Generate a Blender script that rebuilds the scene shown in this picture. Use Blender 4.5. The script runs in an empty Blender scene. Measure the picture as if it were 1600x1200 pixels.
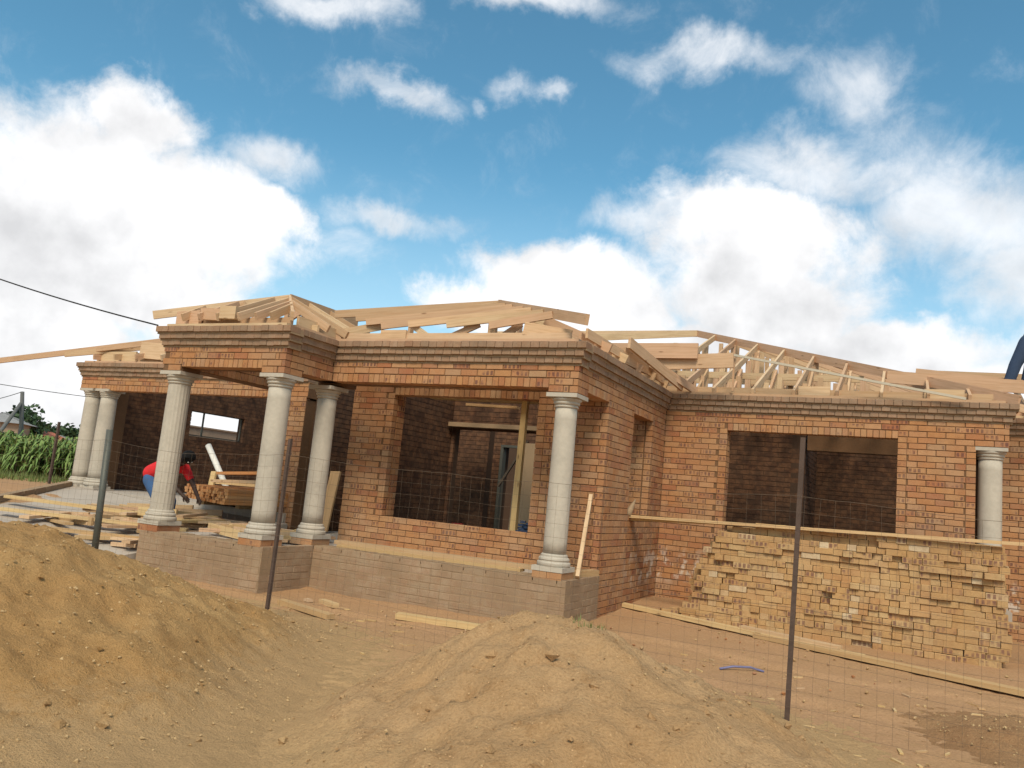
import bpy, bmesh, math, random
from mathutils import Vector, Matrix, noise
random.seed(11)
S = bpy.context.scene
COL = S.collection
V = Vector
rnd = random.random
def U(a, b): return a + (b - a) * random.random()

# ------------------------------------------------------------------ camera
CF = V((-0.43553078, 0.8900402, 0.13468993))
CR = V((0.89984498, 0.42642636, 0.09186715))
CU = V((-0.02433012, -0.16121103, 0.98662001))
CAM = V((0, 0, 1.45))
FPX = 1256.2555
cd = bpy.data.cameras.new('camera'); co = bpy.data.objects.new('camera', cd); COL.objects.link(co)
cd.sensor_width = 36; cd.lens = FPX * 36 / 1600; cd.clip_start = .05; cd.clip_end = 2000
co.matrix_world = Matrix(((CR.x, CU.x, -CF.x, CAM.x), (CR.y, CU.y, -CF.y, CAM.y), (CR.z, CU.z, -CF.z, CAM.z), (0, 0, 0, 1)))
S.camera = co
S.view_settings.view_transform = 'Standard'; S.view_settings.look = 'None'
S.view_settings.exposure = 1.2; S.view_settings.gamma = 1; S.view_settings.use_curve_mapping = False

# ------------------------------------------------------------------ sun
SUN_EL = math.radians(47); SUN_AZ = math.radians(160)      # azimuth clockwise from +Y
sd = V((math.sin(SUN_AZ) * math.cos(SUN_EL), math.cos(SUN_AZ) * math.cos(SUN_EL), math.sin(SUN_EL)))
sl = bpy.data.lights.new('sun', 'SUN'); so = bpy.data.objects.new('sun', sl); COL.objects.link(so)
sl.energy = 1.5; sl.angle = math.radians(22); sl.color = (1, .88, .70)
so.rotation_euler = sd.to_track_quat('Z', 'Y').to_euler(); so.location = (5, -8, 20)

# ------------------------------------------------------------------ node helper
class NT:
    def __init__(self, tree): self.t = tree; self.n = tree.nodes; self.l = tree.links
    def node(self, typ, ins=None, **kw):
        n = self.n.new(typ)
        for k, v in kw.items(): setattr(n, k, v)
        if ins:
            for k, v in ins.items(): self.set(n.inputs[k], v)
        return n
    def set(self, sock, v):
        if hasattr(v, 'is_linked'): self.l.new(v, sock)
        else: sock.default_value = v
    def m(self, op, a, b=0.0, c=0.0, clamp=False):
        n = self.n.new('ShaderNodeMath'); n.operation = op; n.use_clamp = clamp
        for i, v in enumerate((a, b, c)): self.set(n.inputs[i], v)
        return n.outputs[0]
    def vm(self, op, a, b=(0, 0, 0)):
        n = self.n.new('ShaderNodeVectorMath'); n.operation = op
        self.set(n.inputs[0], a); self.set(n.inputs[1], b)
        return n.outputs['Value'] if op in ('LENGTH', 'DOT_PRODUCT', 'DISTANCE') else n.outputs[0]
    def mr(self, v, a, b, c=0.0, d=1.0, smooth=True):
        n = self.n.new('ShaderNodeMapRange'); n.interpolation_type = 'SMOOTHSTEP' if smooth else 'LINEAR'
        for k, x in (('Value', v), ('From Min', a), ('From Max', b), ('To Min', c), ('To Max', d)): self.set(n.inputs[k], x)
        return n.outputs['Result']
    def mix(self, f, a, b, blend='MIX'):
        n = self.n.new('ShaderNodeMix'); n.data_type = 'RGBA'; n.blend_type = blend
        self.set(n.inputs[0], f); self.set(n.inputs[6], a); self.set(n.inputs[7], b)
        return n.outputs[2]
    def noise(self, vec, scale, detail=4, rough=.55, dist=0):
        n = self.node('ShaderNodeTexNoise', {'Scale': scale, 'Detail': detail, 'Roughness': rough, 'Distortion': dist})
        if vec is not None: self.l.new(vec, n.inputs['Vector'])
        return n.outputs['Fac']
    def ramp(self, f, stops, interp='LINEAR'):
        n = self.n.new('ShaderNodeValToRGB'); n.color_ramp.interpolation = interp
        e = n.color_ramp.elements
        while len(e) < len(stops): e.new(.5)
        for i, (p, c) in enumerate(stops): e[i].position = p; e[i].color = (*c, 1)
        self.set(n.inputs[0], f); return n.outputs[0]
def C4(c): return (*c, 1)

# ------------------------------------------------------------------ sky: Nishita with clouds laid out by azimuth and elevation
def sky_dir(u, v):
    d = CF + CR * ((u - 800) / FPX) + CU * ((600 - v) / FPX); d.normalize()
    return math.degrees(math.atan2(d.x, d.y)), math.degrees(math.asin(d.z))
W = bpy.data.worlds.new('World'); S.world = W; W.use_nodes = True
nt = NT(W.node_tree); nt.n.clear()
out = nt.node('ShaderNodeOutputWorld')
sky = nt.node('ShaderNodeTexSky', sky_type='NISHITA', sun_disc=False, sun_elevation=SUN_EL, sun_rotation=SUN_AZ,
              altitude=1200, air_density=1.0, dust_density=2.2, ozone_density=2.5)
tc = nt.node('ShaderNodeTexCoord').outputs['Generated']
sep = nt.node('ShaderNodeSeparateXYZ'); nt.l.new(tc, sep.inputs[0])
az = nt.m('MULTIPLY', nt.m('ARCTAN2', sep.outputs[0], sep.outputs[1]), 180 / math.pi)
el = nt.m('MULTIPLY', nt.m('ARCSINE', sep.outputs[2]), 180 / math.pi)
nA = nt.noise(tc, 5.0, 9, .6); nB = nt.noise(nt.vm('ADD', tc, (7.3, 2.1, 4.4)), 5.0, 9, .6)
nS = nt.noise(nt.vm('ADD', tc, (1.3, 5.1, .4)), 14.0, 9, .68, .4)
az2 = nt.m('ADD', az, nt.m('MULTIPLY', nt.m('SUBTRACT', nA, .5), 13.0))
el2 = nt.m('ADD', el, nt.m('MULTIPLY', nt.m('SUBTRACT', nB, .5), 10.0))
cb = nt.node('ShaderNodeCombineXYZ', {'X': az2, 'Y': el2}).outputs[0]
#  azimuth/elevation centre (given through sky_dir), half widths in degrees, weight
BLOBS = [  # u, v, ru, rv, weight, firmness (1 cumulus, 0 wisp)
    (190, 185, 105, 75, 1, 1), (120, 290, 190, 125, 1, 1), (290, 345, 190, 105, 1, 1), (425, 350, 80, 55, 1, 1), (40, 420, 190, 150, 1, 1), (190, 440, 190, 85, 1, 1),
    (40, 530, 200, 100, 1, 1), (110, 630, 300, 75, 1.1, 1), (250, 520, 120, 50, .7, 0),
    (440, 255, 95, 40, .8, 0), (610, 352, 85, 26, .72, 0), (540, 390, 90, 34, .5, 0), (530, 8, 100, 36, .8, 0), (840, 2, 130, 28, .8, 0),
    (650, 148, 105, 26, .68, 0), (830, 150, 48, 26, .55, 0), (895, 160, 30, 22, .6, 0), (765, 172, 22, 18, .5, 0), (1110, 92, 125, 38, .75, 0), (1345, 150, 90, 70, .62, 0), (1380, 215, 140, 50, .5, 0),
    (850, 445, 150, 66, 1.1, 1), (720, 480, 90, 42, .9, 1), (970, 500, 130, 80, 1, 1), (1180, 365, 185, 85, 1, 1), (1010, 352, 95, 34, .8, 0), (1250, 262, 160, 50, .85, 0), (1400, 260, 120, 50, .7, 0),
    (1500, 330, 170, 85, 1.0, 0), (1590, 400, 110, 70, 1.0, 0), (1190, 470, 170, 85, 1, 1), (1400, 525, 190, 55, 1, 1), (1250, 590, 430, 75, 1.1, 1), (1580, 570, 140, 50, .9, 0),
    (900, 640, 900, 70, .8, 1)]
dens = wisp = None
for (u, v, ru, rv, w, firm) in BLOBS:
    a, e = sky_dir(u, v)
    k = 180 / math.pi / FPX * (1 / (1 + ((u - 800) ** 2 + (v - 600) ** 2) / FPX ** 2)) ** .5
    ra = ru * k / math.cos(math.radians(e)) * 1.12; re = rv * k * 1.12
    d = nt.vm('LENGTH', nt.vm('MULTIPLY', nt.vm('SUBTRACT', cb, (a, e, 0)), (1 / ra, 1 / re, 0)))
    b = nt.m('MULTIPLY', nt.m('SUBTRACT', 1.3, d, clamp=True), w)
    if firm: dens = b if dens is None else nt.m('SMOOTH_MAX', dens, b, .12)
    else: wisp = b if wisp is None else nt.m('SMOOTH_MAX', wisp, b, .10)
# away from the framed sector the same broken cumulus carries on
cl = nt.node('ShaderNodeMapping'); cl.inputs['Scale'].default_value = (1, 1, 2.2); nt.l.new(tc, cl.inputs['Vector'])
gen = nt.mr(nt.noise(cl.outputs[0], 2.1, 3, .5), .42, .68)
off = nt.m('ABSOLUTE', nt.m('SUBTRACT', az, math.degrees(math.atan2(CF.x, CF.y))))
offm = nt.m('MAXIMUM', nt.mr(off, 38, 55), nt.mr(el, 36, 46))
inm = nt.m('SUBTRACT', 1, offm)
dens = nt.m('ADD', nt.m('MULTIPLY', dens, inm), nt.m('MULTIPLY', gen, offm)); wisp = nt.m('MULTIPLY', wisp, inm)
fr = nt.m('SUBTRACT', nS, .5)
hard = nt.mr(nt.m('ADD', dens, nt.m('MULTIPLY', fr, .75)), .18, .70)
soft = nt.m('MULTIPLY', nt.mr(nt.m('ADD', wisp, nt.m('MULTIPLY', fr, 1.1)), .06, 1.05), .82)
mask = nt.m('MULTIPLY', nt.m('MAXIMUM', hard, soft), nt.mr(el, -3, 1))
# billows: lighter on the side of each puff that faces up, greyer underneath
def puffn(off): return nt.node('ShaderNodeTexNoise', {'Scale': 6.5, 'Detail': 7, 'Roughness': .55, 'Vector': nt.vm('ADD', tc, off)}).outputs['Fac']
relief = nt.m('MULTIPLY', nt.m('SUBTRACT', puffn((2.2, 4.1, 1.7)), puffn((2.2, 4.1, 1.735))), 3.2)
shade = nt.noise(nt.vm('ADD', tc, (3.3, .7, 9.1)), 3.2, 4, .5)
g = nt.m('ADD', nt.m('MULTIPLY', nt.mr(shade, .40, .62), nt.mr(el, 32, 6)), relief, clamp=True)
ccol = nt.mix(g, C4((1.04, 1.04, 1.05)), C4((.70, .705, .72)))
skyc = nt.mix(1.0, sky.outputs[0], C4((.60, .98, .88)), 'MULTIPLY')
skyc = nt.mix(nt.mr(el, 24, 2, 0, .68), skyc, C4((3.7, 4.6, 5.2)))      # pale humid air towards the horizon
bg1 = nt.node('ShaderNodeBackground', {'Strength': .083}); nt.l.new(skyc, bg1.inputs[0])
bg2 = nt.node('ShaderNodeBackground', {'Strength': .46}); nt.l.new(ccol, bg2.inputs[0])
mx = nt.node('ShaderNodeMixShader'); nt.l.new(mask, mx.inputs[0]); nt.l.new(bg1.outputs[0], mx.inputs[1]); nt.l.new(bg2.outputs[0], mx.inputs[2])
nt.l.new(mx.outputs[0], out.inputs[0])

# ------------------------------------------------------------------ materials
def mat(name):
    m = bpy.data.materials.new(name); m.use_nodes = True
    t = NT(m.node_tree); b = t.n['Principled BSDF']; b.inputs['Roughness'].default_value = .9
    b.inputs['Specular IOR Level'].default_value = .25
    return m, t, b
def bump(t, b, h, strength=.3, dist=.01):
    n = t.node('ShaderNodeBump', {'Strength': strength, 'Distance': dist, 'Height': h}); t.l.new(n.outputs[0], b.inputs['Normal'])
def brick_mat(name, stops, spots=.72, spot_col=(.12, .05, .04), dirt=0.0, dirt_col=(.2, .13, .08), efflo=False, tint=(.91, .83, .79)):
    stops = [(p, (q[0] * tint[0], q[1] * tint[1], q[2] * tint[2])) for p, q in stops]
    m, t, b = mat(name)
    isl = t.node('ShaderNodeNewGeometry').outputs['Random Per Island']; ob = t.node('ShaderNodeObjectInfo').outputs['Random']
    r = t.m('FRACT', t.m('ADD', t.m('MULTIPLY', isl, 1.0), t.m('MULTIPLY', ob, 3.17)))
    r2 = t.m('FRACT', t.m('MULTIPLY', r, 17.31)); r3 = t.m('FRACT', t.m('MULTIPLY', r, 61.7))
    geo = t.node('ShaderNodeNewGeometry').outputs['Position']
    c = t.ramp(r, stops)
    big = t.noise(geo, .9, 3); fine = t.noise(geo, 60, 5, .7); midn = t.noise(geo, 9, 4)
    c = t.mix(t.m('MULTIPLY', t.mr(midn, .35, .7), .35), c, C4((.30 * tint[0], .15 * tint[1], .075 * tint[2])), 'MIX')
    c = t.mix(.7, c, t.mix(1, c, t.ramp(t.m('ADD', t.m('MULTIPLY', fine, .6), t.m('MULTIPLY', big, .4)), [(.3, (.62, .58, .55)), (.7, (1.25, 1.25, 1.25))]), 'MULTIPLY'))
    if spots < 1:
        uv = t.node('ShaderNodeUVMap').outputs[0]; s = t.node('ShaderNodeSeparateXYZ'); t.l.new(uv, s.inputs[0])
        f = t.m('ABSOLUTE', t.m('SUBTRACT', t.m('FRACT', t.m('DIVIDE', s.outputs[0], .056)), .5))
        g = t.m('ABSOLUTE', t.m('SUBTRACT', s.outputs[1], .037))
        k = t.m('MULTIPLY', t.mr(t.m('ADD', f, t.m('MULTIPLY', t.m('SUBTRACT', midn, .5), .35)), .36, .24), t.mr(g, .031, .022))
        k = t.m('MULTIPLY', k, t.mr(r2, spots, spots + .1)); k = t.m('MULTIPLY', k, t.mr(t.noise(geo, 7.0, 2), .42, .6))
        c = t.mix(t.m('MULTIPLY', k, .85), c, C4(spot_col))
    if dirt: c = t.mix(t.m('MULTIPLY', t.mr(t.noise(geo, 2.2, 6, .65), .4, .65), dirt), c, C4(dirt_col))
    if efflo:   # lime bloom low on the walls near the inner corner
        sp = t.node('ShaderNodeSeparateXYZ'); t.l.new(geo, sp.inputs[0])
        k = t.m('MULTIPLY', t.mr(sp.outputs[2], .95, .55), t.mr(sp.outputs[2], .25, .5))
        k = t.m('MULTIPLY', k, t.mr(sp.outputs[1], 10.6, 11.6)); k = t.m('MULTIPLY', k, t.mr(t.noise(geo, 5, 4, .6), .5, .62))
        c = t.mix(t.m('MULTIPLY', k, .7), c, C4((.62, .55, .47)))
    t.l.new(c, b.inputs['Base Color']); bump(t, b, fine, .35, .004)
    return m
FACE = brick_mat('face_brick', [(0, (.44, .255, .125)), (.2, (.47, .25, .11)), (.4, (.42, .205, .09)), (.55, (.50, .30, .16)), (.72, (.44, .22, .10)), (.86, (.36, .15, .075)), (1, (.46, .31, .18))], .56, dirt=.28, dirt_col=(.40, .27, .16), efflo=True)
STACKB = brick_mat('loose_brick', tint=(.93, .93, .84), spots=.52, spot_col=(.15, .07, .055), dirt=.35, dirt_col=(.42, .27, .14), stops=[(0, (.50, .31, .155)), (.25, (.47, .275, .125)), (.45, (.53, .34, .18)), (.6, (.45, .24, .11)), (.8, (.52, .36, .20)), (.93, (.48, .29, .14)), (1, (.62, .50, .37))])
CORB = brick_mat('corbel_brick', [(0, (.36, .255, .17)), (.5, (.32, .22, .145)), (.8, (.39, .285, .20)), (1, (.29, .185, .12))], 1.0, dirt=.55, dirt_col=(.20, .145, .10))
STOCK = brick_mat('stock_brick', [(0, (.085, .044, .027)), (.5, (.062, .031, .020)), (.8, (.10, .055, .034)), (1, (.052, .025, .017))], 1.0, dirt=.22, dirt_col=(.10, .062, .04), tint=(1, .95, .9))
PLB = brick_mat('slurried_block', [(0, (.38, .30, .205)), (.5, (.345, .27, .18)), (1, (.40, .315, .22))], 1.0, dirt=.8, dirt_col=(.25, .165, .10))
def plain(name, col, rough=.9, n=(3, .25), bmp=.3, scale=40, metal=0, var=None):
    m, t, b = mat(name); geo = t.node('ShaderNodeNewGeometry').outputs['Position']
    a = t.noise(geo, n[0], 6, .6); f = t.noise(geo, scale, 4, .65)
    c = t.mix(1, C4(col), t.ramp(t.m('ADD', t.m('MULTIPLY', a, .6), t.m('MULTIPLY', f, .4)), [(.25, (1 - n[1],) * 3), (.75, (1 + n[1],) * 3)]), 'MULTIPLY')
    t.l.new(c, b.inputs['Base Color']); b.inputs['Roughness'].default_value = rough; b.inputs['Metallic'].default_value = metal
    bump(t, b, f, bmp, .004); return m
MORT = plain('mortar', (.16, .085, .042), bmp=.5)
MORTG = plain('grey_mortar', (.29, .195, .115), bmp=.5)
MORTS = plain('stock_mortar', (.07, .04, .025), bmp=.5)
CONC = plain('column_concrete', (.43, .375, .305), .8, (2.2, .22), .12, 18)
SLAB = plain('slab_concrete', (.40, .34, .28), .85, (1.3, .16), .2, 30)
STEEL = plain('grey_steel', (.10, .10, .085), .55, (4, .2), .1, 60, .3)
RUST = plain('rusted_steel', (.085, .055, .042), .75, (9, .35), .3, 80)
WIRE = plain('galvanised_wire', (.13, .09, .06), .6, (3, .2), .1)
PVC = plain('white_pvc', (.66, .63, .58), .45, (2, .08), .02)
POLE = plain('utility_pole', (.12, .12, .115), .8, (5, .25), .3)
def wood_mat(name, stops, grain=(.35, .19, .085)):
    m, t, b = mat(name); ob = t.node('ShaderNodeObjectInfo').outputs['Random']
    uv = t.node('ShaderNodeUVMap').outputs[0]
    isl = t.node('ShaderNodeNewGeometry').outputs['Random Per Island']
    r = t.m('FRACT', t.m('ADD', t.m('MULTIPLY', isl, 1.0), t.m('MULTIPLY', ob, 2.73)))
    c = t.ramp(r, stops)
    offv = t.node('ShaderNodeCombineXYZ', {'X': t.m('MULTIPLY', r, 31.0), 'Y': t.m('MULTIPLY', r, 17.0)}).outputs[0]
    mp = t.node('ShaderNodeMapping'); mp.inputs['Scale'].default_value = (1.6, 38, 1); t.l.new(t.vm('ADD', uv, offv), mp.inputs[0])
    g = t.noise(mp.outputs[0], 1.0, 5, .6, .8)
    c = t.mix(t.m('MULTIPLY', t.mr(g, .42, .72), .5), c, C4(grain))
    mp2 = t.node('ShaderNodeMapping'); mp2.inputs['Scale'].default_value = (2.6, 9, 1); t.l.new(t.vm('ADD', uv, offv), mp2.inputs[0])
    vo = t.node('ShaderNodeTexVoronoi', {'Scale': 1.0}); t.l.new(mp2.outputs[0], vo.inputs['Vector'])
    c = t.mix(t.m('MULTIPLY', t.mr(vo.outputs['Distance'], .14, .05), .7), c, C4((.16, .075, .03)))
    geo = t.node('ShaderNodeNewGeometry').outputs['Position']
    c = t.mix(t.m('MULTIPLY', t.mr(t.noise(geo, 1.7, 4), .45, .7), .28), c, C4((.33, .21, .12)))
    t.l.new(c, b.inputs['Base Color']); b.inputs['Roughness'].default_value = .75; bump(t, b, g, .15, .003)
    return m
PINE = wood_mat('sawn_pine', [(0, (.60, .40, .235)), (.2, (.52, .33, .20)), (.4, (.63, .455, .28)), (.6, (.55, .34, .215)), (.8, (.45, .285, .165)), (1, (.58, .42, .25))])
PLANK = wood_mat('yellow_plank', [(0, (.55, .38, .17)), (.3, (.60, .43, .22)), (.5, (.52, .33, .17)), (.7, (.44, .29, .13)), (.85, (.60, .42, .27)), (1, (.38, .25, .13))])
ORANGE = wood_mat('treated_batten', [(0, (.50, .21, .07)), (.4, (.56, .27, .10)), (.7, (.42, .16, .05)), (1, (.60, .34, .15))])
def soil_mat(name, a, b_, c_, sc=1.0, bs=.6, spill=None, foot=None):
    m, t, b = mat(name); geo = t.node('ShaderNodeNewGeometry').outputs['Position']
    n1 = t.noise(geo, .55 * sc, 6, .6, .3); n2 = t.noise(geo, 5 * sc, 8, .7, .2); n3 = t.noise(geo, 45 * sc, 6, .7)
    c = t.mix(t.mr(n1, .35, .65), C4(a), C4(b_)); c = t.mix(t.m('MULTIPLY', t.mr(n2, .5, .72), .65), c, C4(c_))
    if foot:        # the loose foot of a heap is the same trodden sand as the ground beside it
        sp = t.node('ShaderNodeSeparateXYZ'); t.l.new(geo, sp.inputs[0])
        c = t.mix(t.mr(t.m('ADD', sp.outputs[2], t.m('MULTIPLY', t.m('SUBTRACT', n2, .5), .45)), .26, .03), c, C4(foot))
    if spill:       # sand trodden out from the heaps over the nearer ground
        sp = t.node('ShaderNodeSeparateXYZ'); t.l.new(geo, sp.inputs[0])
        q = t.m('ADD', t.m('ADD', sp.outputs[1], t.m('MULTIPLY', sp.outputs[0], .12)), t.m('MULTIPLY', t.m('SUBTRACT', n1, .5), 4.0))
        c = t.mix(t.m('MULTIPLY', t.mr(t.m('ADD', q, t.m('MULTIPLY', t.m('SUBTRACT', n2, .5), 1.6)), 6.6, 4.6), .9), c, C4(spill))
    c = t.mix(.75, c, t.mix(1, c, t.ramp(n3, [(.3, (.7, .66, .6)), (.5, (1, 1, 1)), (.7, (1.22, 1.22, 1.22))]), 'MULTIPLY'))
    vo = t.node('ShaderNodeTexVoronoi', {'Scale': 26 * sc}); t.l.new(geo, vo.inputs['Vector'])
    c = t.mix(t.m('MULTIPLY', t.mr(vo.outputs['Distance'], .22, .1), t.mr(n2, .48, .6)), c, C4(tuple(x * 1.45 for x in a)))
    t.l.new(c, b.inputs['Base Color']); b.inputs['Roughness'].default_value = .95; b.inputs['Specular IOR Level'].default_value = .1
    bump(t, b, t.m('ADD', t.m('MULTIPLY', n2, 1.2), t.m('MULTIPLY', n3, .5)), bs, .035)
    return m
GROUND = soil_mat('ground_soil', (.385, .225, .115), (.40, .235, .125), (.36, .215, .10), 1, .6, (.44, .28, .135))
SANDM = soil_mat('sand_heap_soil', (.49, .31, .162), (.45, .27, .13), (.335, .185, .08), 1.4, 1.0, None, (.48, .305, .15))
GRAVM = soil_mat('gravelly_soil', (.475, .29, .125), (.43, .245, .098), (.33, .172, .062), 2.0, 1.0, None, (.48, .305, .15))
REDGRAV = soil_mat('reddish_gravel', (.43, .25, .125), (.40, .22, .105), (.30, .155, .075), 2.2, 1.1)
ROD = plain('pale_rod', (.46, .40, .31), .7, (4, .15), .05)
PEB = plain('pebble', (.43, .29, .145), .9, (14, .45), .3, 60)
SKIN = plain('dark_skin', (.045, .024, .016), .6, (4, .1), .05)
HAIR = plain('black_hair', (.008, .007, .007), .9, (30, .3), .4)
RED = plain('red_cloth', (.62, .025, .03), .9, (5, .12), .2)
BLUE = plain('blue_cloth', (.045, .10, .22), .9, (5, .15), .2)
DENIM = plain('navy_cloth', (.035, .055, .10), .9, (5, .18), .2)
BLACK = plain('black_rubber', (.02, .02, .02), .8)
NAVY = plain('navy_plastic', (.02, .035, .075), .6)
STRAP = plain('blue_strap', (.17, .17, .30), .6)
REDP = plain('red_plastic', (.35, .035, .03), .5)
def leaf_mat(name, a, b_):
    m, t, b = mat(name); isl = t.node('ShaderNodeNewGeometry').outputs['Random Per Island']; geo = t.node('ShaderNodeNewGeometry').outputs['Position']
    c = t.mix(t.m('ADD', t.m('MULTIPLY', isl, .7), t.m('MULTIPLY', t.noise(geo, .6, 3), .4)), C4(a), C4(b_))
    t.l.new(c, b.inputs['Base Color']); b.inputs['Roughness'].default_value = .6; return m
MAIZE = leaf_mat('maize_leaf', (.075, .15, .03), (.20, .27, .075))
MAIZEY = leaf_mat('maize_stalk', (.20, .20, .06), (.30, .24, .09))
LEAF = leaf_mat('tree_leaf', (.022, .045, .02), (.05, .085, .032))
GRASS = leaf_mat('grass_blade', (.07, .12, .025), (.17, .19, .06))
BARK = plain('bark', (.10, .075, .055))
REDROOF = plain('red_roof', (.36, .12, .07), .8); GREYROOF = plain('grey_roof', (.25, .24, .23), .7); WALLB = plain('plaster_wall', (.34, .24, .17)); WALLP = plain('pale_plaster', (.42, .38, .33)); DARK = plain('dark_glass', (.03, .035, .04), .2)
BOARD = plain('tan_board', (.40, .28, .17), .8, (1.2, .1), .05)

# ------------------------------------------------------------------ mesh builder
class MB:
    def __init__(s): s.v = []; s.f = []; s.uv = []
    def box(s, c, ax, ay, az, lx, ly, lz, skip=()):
        """c centre; ax, ay, az unit axes; lx.. full sizes; uv in metres along ax"""
        c = V(c); b = len(s.v); hx, hy, hz = ax * (lx / 2), ay * (ly / 2), az * (lz / 2)
        for i in (-1, 1):
            for j in (-1, 1):
                for k in (-1, 1): s.v.append(c + hx * i + hy * j + hz * k)
        F = {'-x': ((0, 1, 3, 2), 'yz'), '+x': ((4, 6, 7, 5), 'yz'), '-y': ((0, 4, 5, 1), 'xz'), '+y': ((2, 3, 7, 6), 'xz'), '-z': ((0, 2, 6, 4), 'xy'), '+z': ((1, 5, 7, 3), 'xy')}
        co = [(i, j, k) for i in (0, lx) for j in (0, ly) for k in (0, lz)]
        for key, (q, pl) in F.items():
            if key in skip: continue
            s.f.append(tuple(b + i for i in q))
            ia, ib = 'xyz'.index(pl[0]), 'xyz'.index(pl[1])
            s.uv.append([(co[i][ia], co[i][ib]) for i in q])
    def beam(s, p0, p1, w, h, up=V((0, 0, 1))):
        p0, p1 = V(p0), V(p1); d = p1 - p0; L = d.length; x = d / L; y = up.cross(x)
        y = y.normalized() if y.length > 1e-4 else V((0, 1, 0)); z = x.cross(y)
        s.box((p0 + p1) / 2, x, y, z, L, w, h)
    def tube(s, pts, rad, n=8, caps=True):
        b0 = len(s.v); pts = [V(p) for p in pts]
        if not hasattr(rad, '__len__'): rad = [rad] * len(pts)
        for i, p in enumerate(pts):
            d = (pts[min(i + 1, len(pts) - 1)] - pts[max(i - 1, 0)]).normalized()
            a = d.cross(V((0, 0, 1))); a = a.normalized() if a.length > 1e-3 else V((1, 0, 0)); b = d.cross(a)
            for k in range(n):
                t = 2 * math.pi * k / n; s.v.append(p + (a * math.cos(t) + b * math.sin(t)) * rad[i])
        for i in range(len(pts) - 1):
            for k in range(n):
                q = (b0 + i * n + k, b0 + i * n + (k + 1) % n, b0 + (i + 1) * n + (k + 1) % n, b0 + (i + 1) * n + k)
                s.f.append(q); s.uv.append([(0, 0)] * 4)
        if caps:
            s.f.append(tuple(b0 + k for k in range(n))[::-1]); s.uv.append([(0, 0)] * n)
            s.f.append(tuple(b0 + (len(pts) - 1) * n + k for k in range(n))); s.uv.append([(0, 0)] * n)
    def lathe(s, c, prof, n=32, flute=0):
        c = V(c); b0 = len(s.v)
        for (r, z) in prof:
            for k in range(n):
                t = 2 * math.pi * k / n; rr = r - (flute if (flute and k % 2) else 0)
                s.v.append(c + V((rr * math.cos(t), rr * math.sin(t), z)))
        for i in range(len(prof) - 1):
            for k in range(n):
                s.f.append((b0 + i * n + k, b0 + i * n + (k + 1) % n, b0 + (i + 1) * n + (k + 1) % n, b0 + (i + 1) * n + k)); s.uv.append([(0, 0)] * 4)
        s.f.append(tuple(b0 + k for k in range(n))[::-1]); s.uv.append([(0, 0)] * n)
        s.f.append(tuple(b0 + (len(prof) - 1) * n + k for k in range(n))); s.uv.append([(0, 0)] * n)
    def face(s, pts):
        b = len(s.v); s.v += [V(p) for p in pts]; s.f.append(tuple(range(b, b + len(pts)))); s.uv.append([(0, 0)] * len(pts))
    def mesh(s, name, m, smooth=False):
        me = bpy.data.meshes.new(name); me.from_pydata([tuple(v) for v in s.v], [], s.f)
        ul = me.uv_layers.new(name='UVMap'); flat = [c for f in s.uv for p in f for c in p]; ul.data.foreach_set('uv', flat)
        me.materials.append(m)
        if smooth: me.polygons.foreach_set('use_smooth', [True] * len(me.polygons))
        me.update(); return me
    def build(s, name, m, parent=None, smooth=False, kind=None):
        return add(name, s.mesh(name, m, smooth), parent, kind)
def add(name, me, parent=None, kind=None):
    o = bpy.data.objects.new(name, me); COL.objects.link(o); o.parent = parent
    if kind: o['kind'] = kind
    return o
def empty(name, loc=(0, 0, 0)):
    o = bpy.data.objects.new(name, None); COL.objects.link(o); o.location = loc; o.empty_display_size = .2
    return o
def tag(o, label, cat, group=None):
    o['label'] = label; o['category'] = cat
    if group: o['group'] = group
    return o
def axes(o, x, y, z, p): o.matrix_local = Matrix(((x.x, y.x, z.x, p.x), (x.y, y.y, z.y, p.y), (x.z, y.z, z.z, p.z), (0, 0, 0, 1)))
X, Y, Z = V((1, 0, 0)), V((0, 1, 0)), V((0, 0, 1))
def fbm(x, y, z=0, o=5): return noise.fractal(V((x, y, z)), 1.0, 2.0, o)
def sst(x): x = max(0, min(1, x)); return x * x * (3 - 2 * x)

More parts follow.
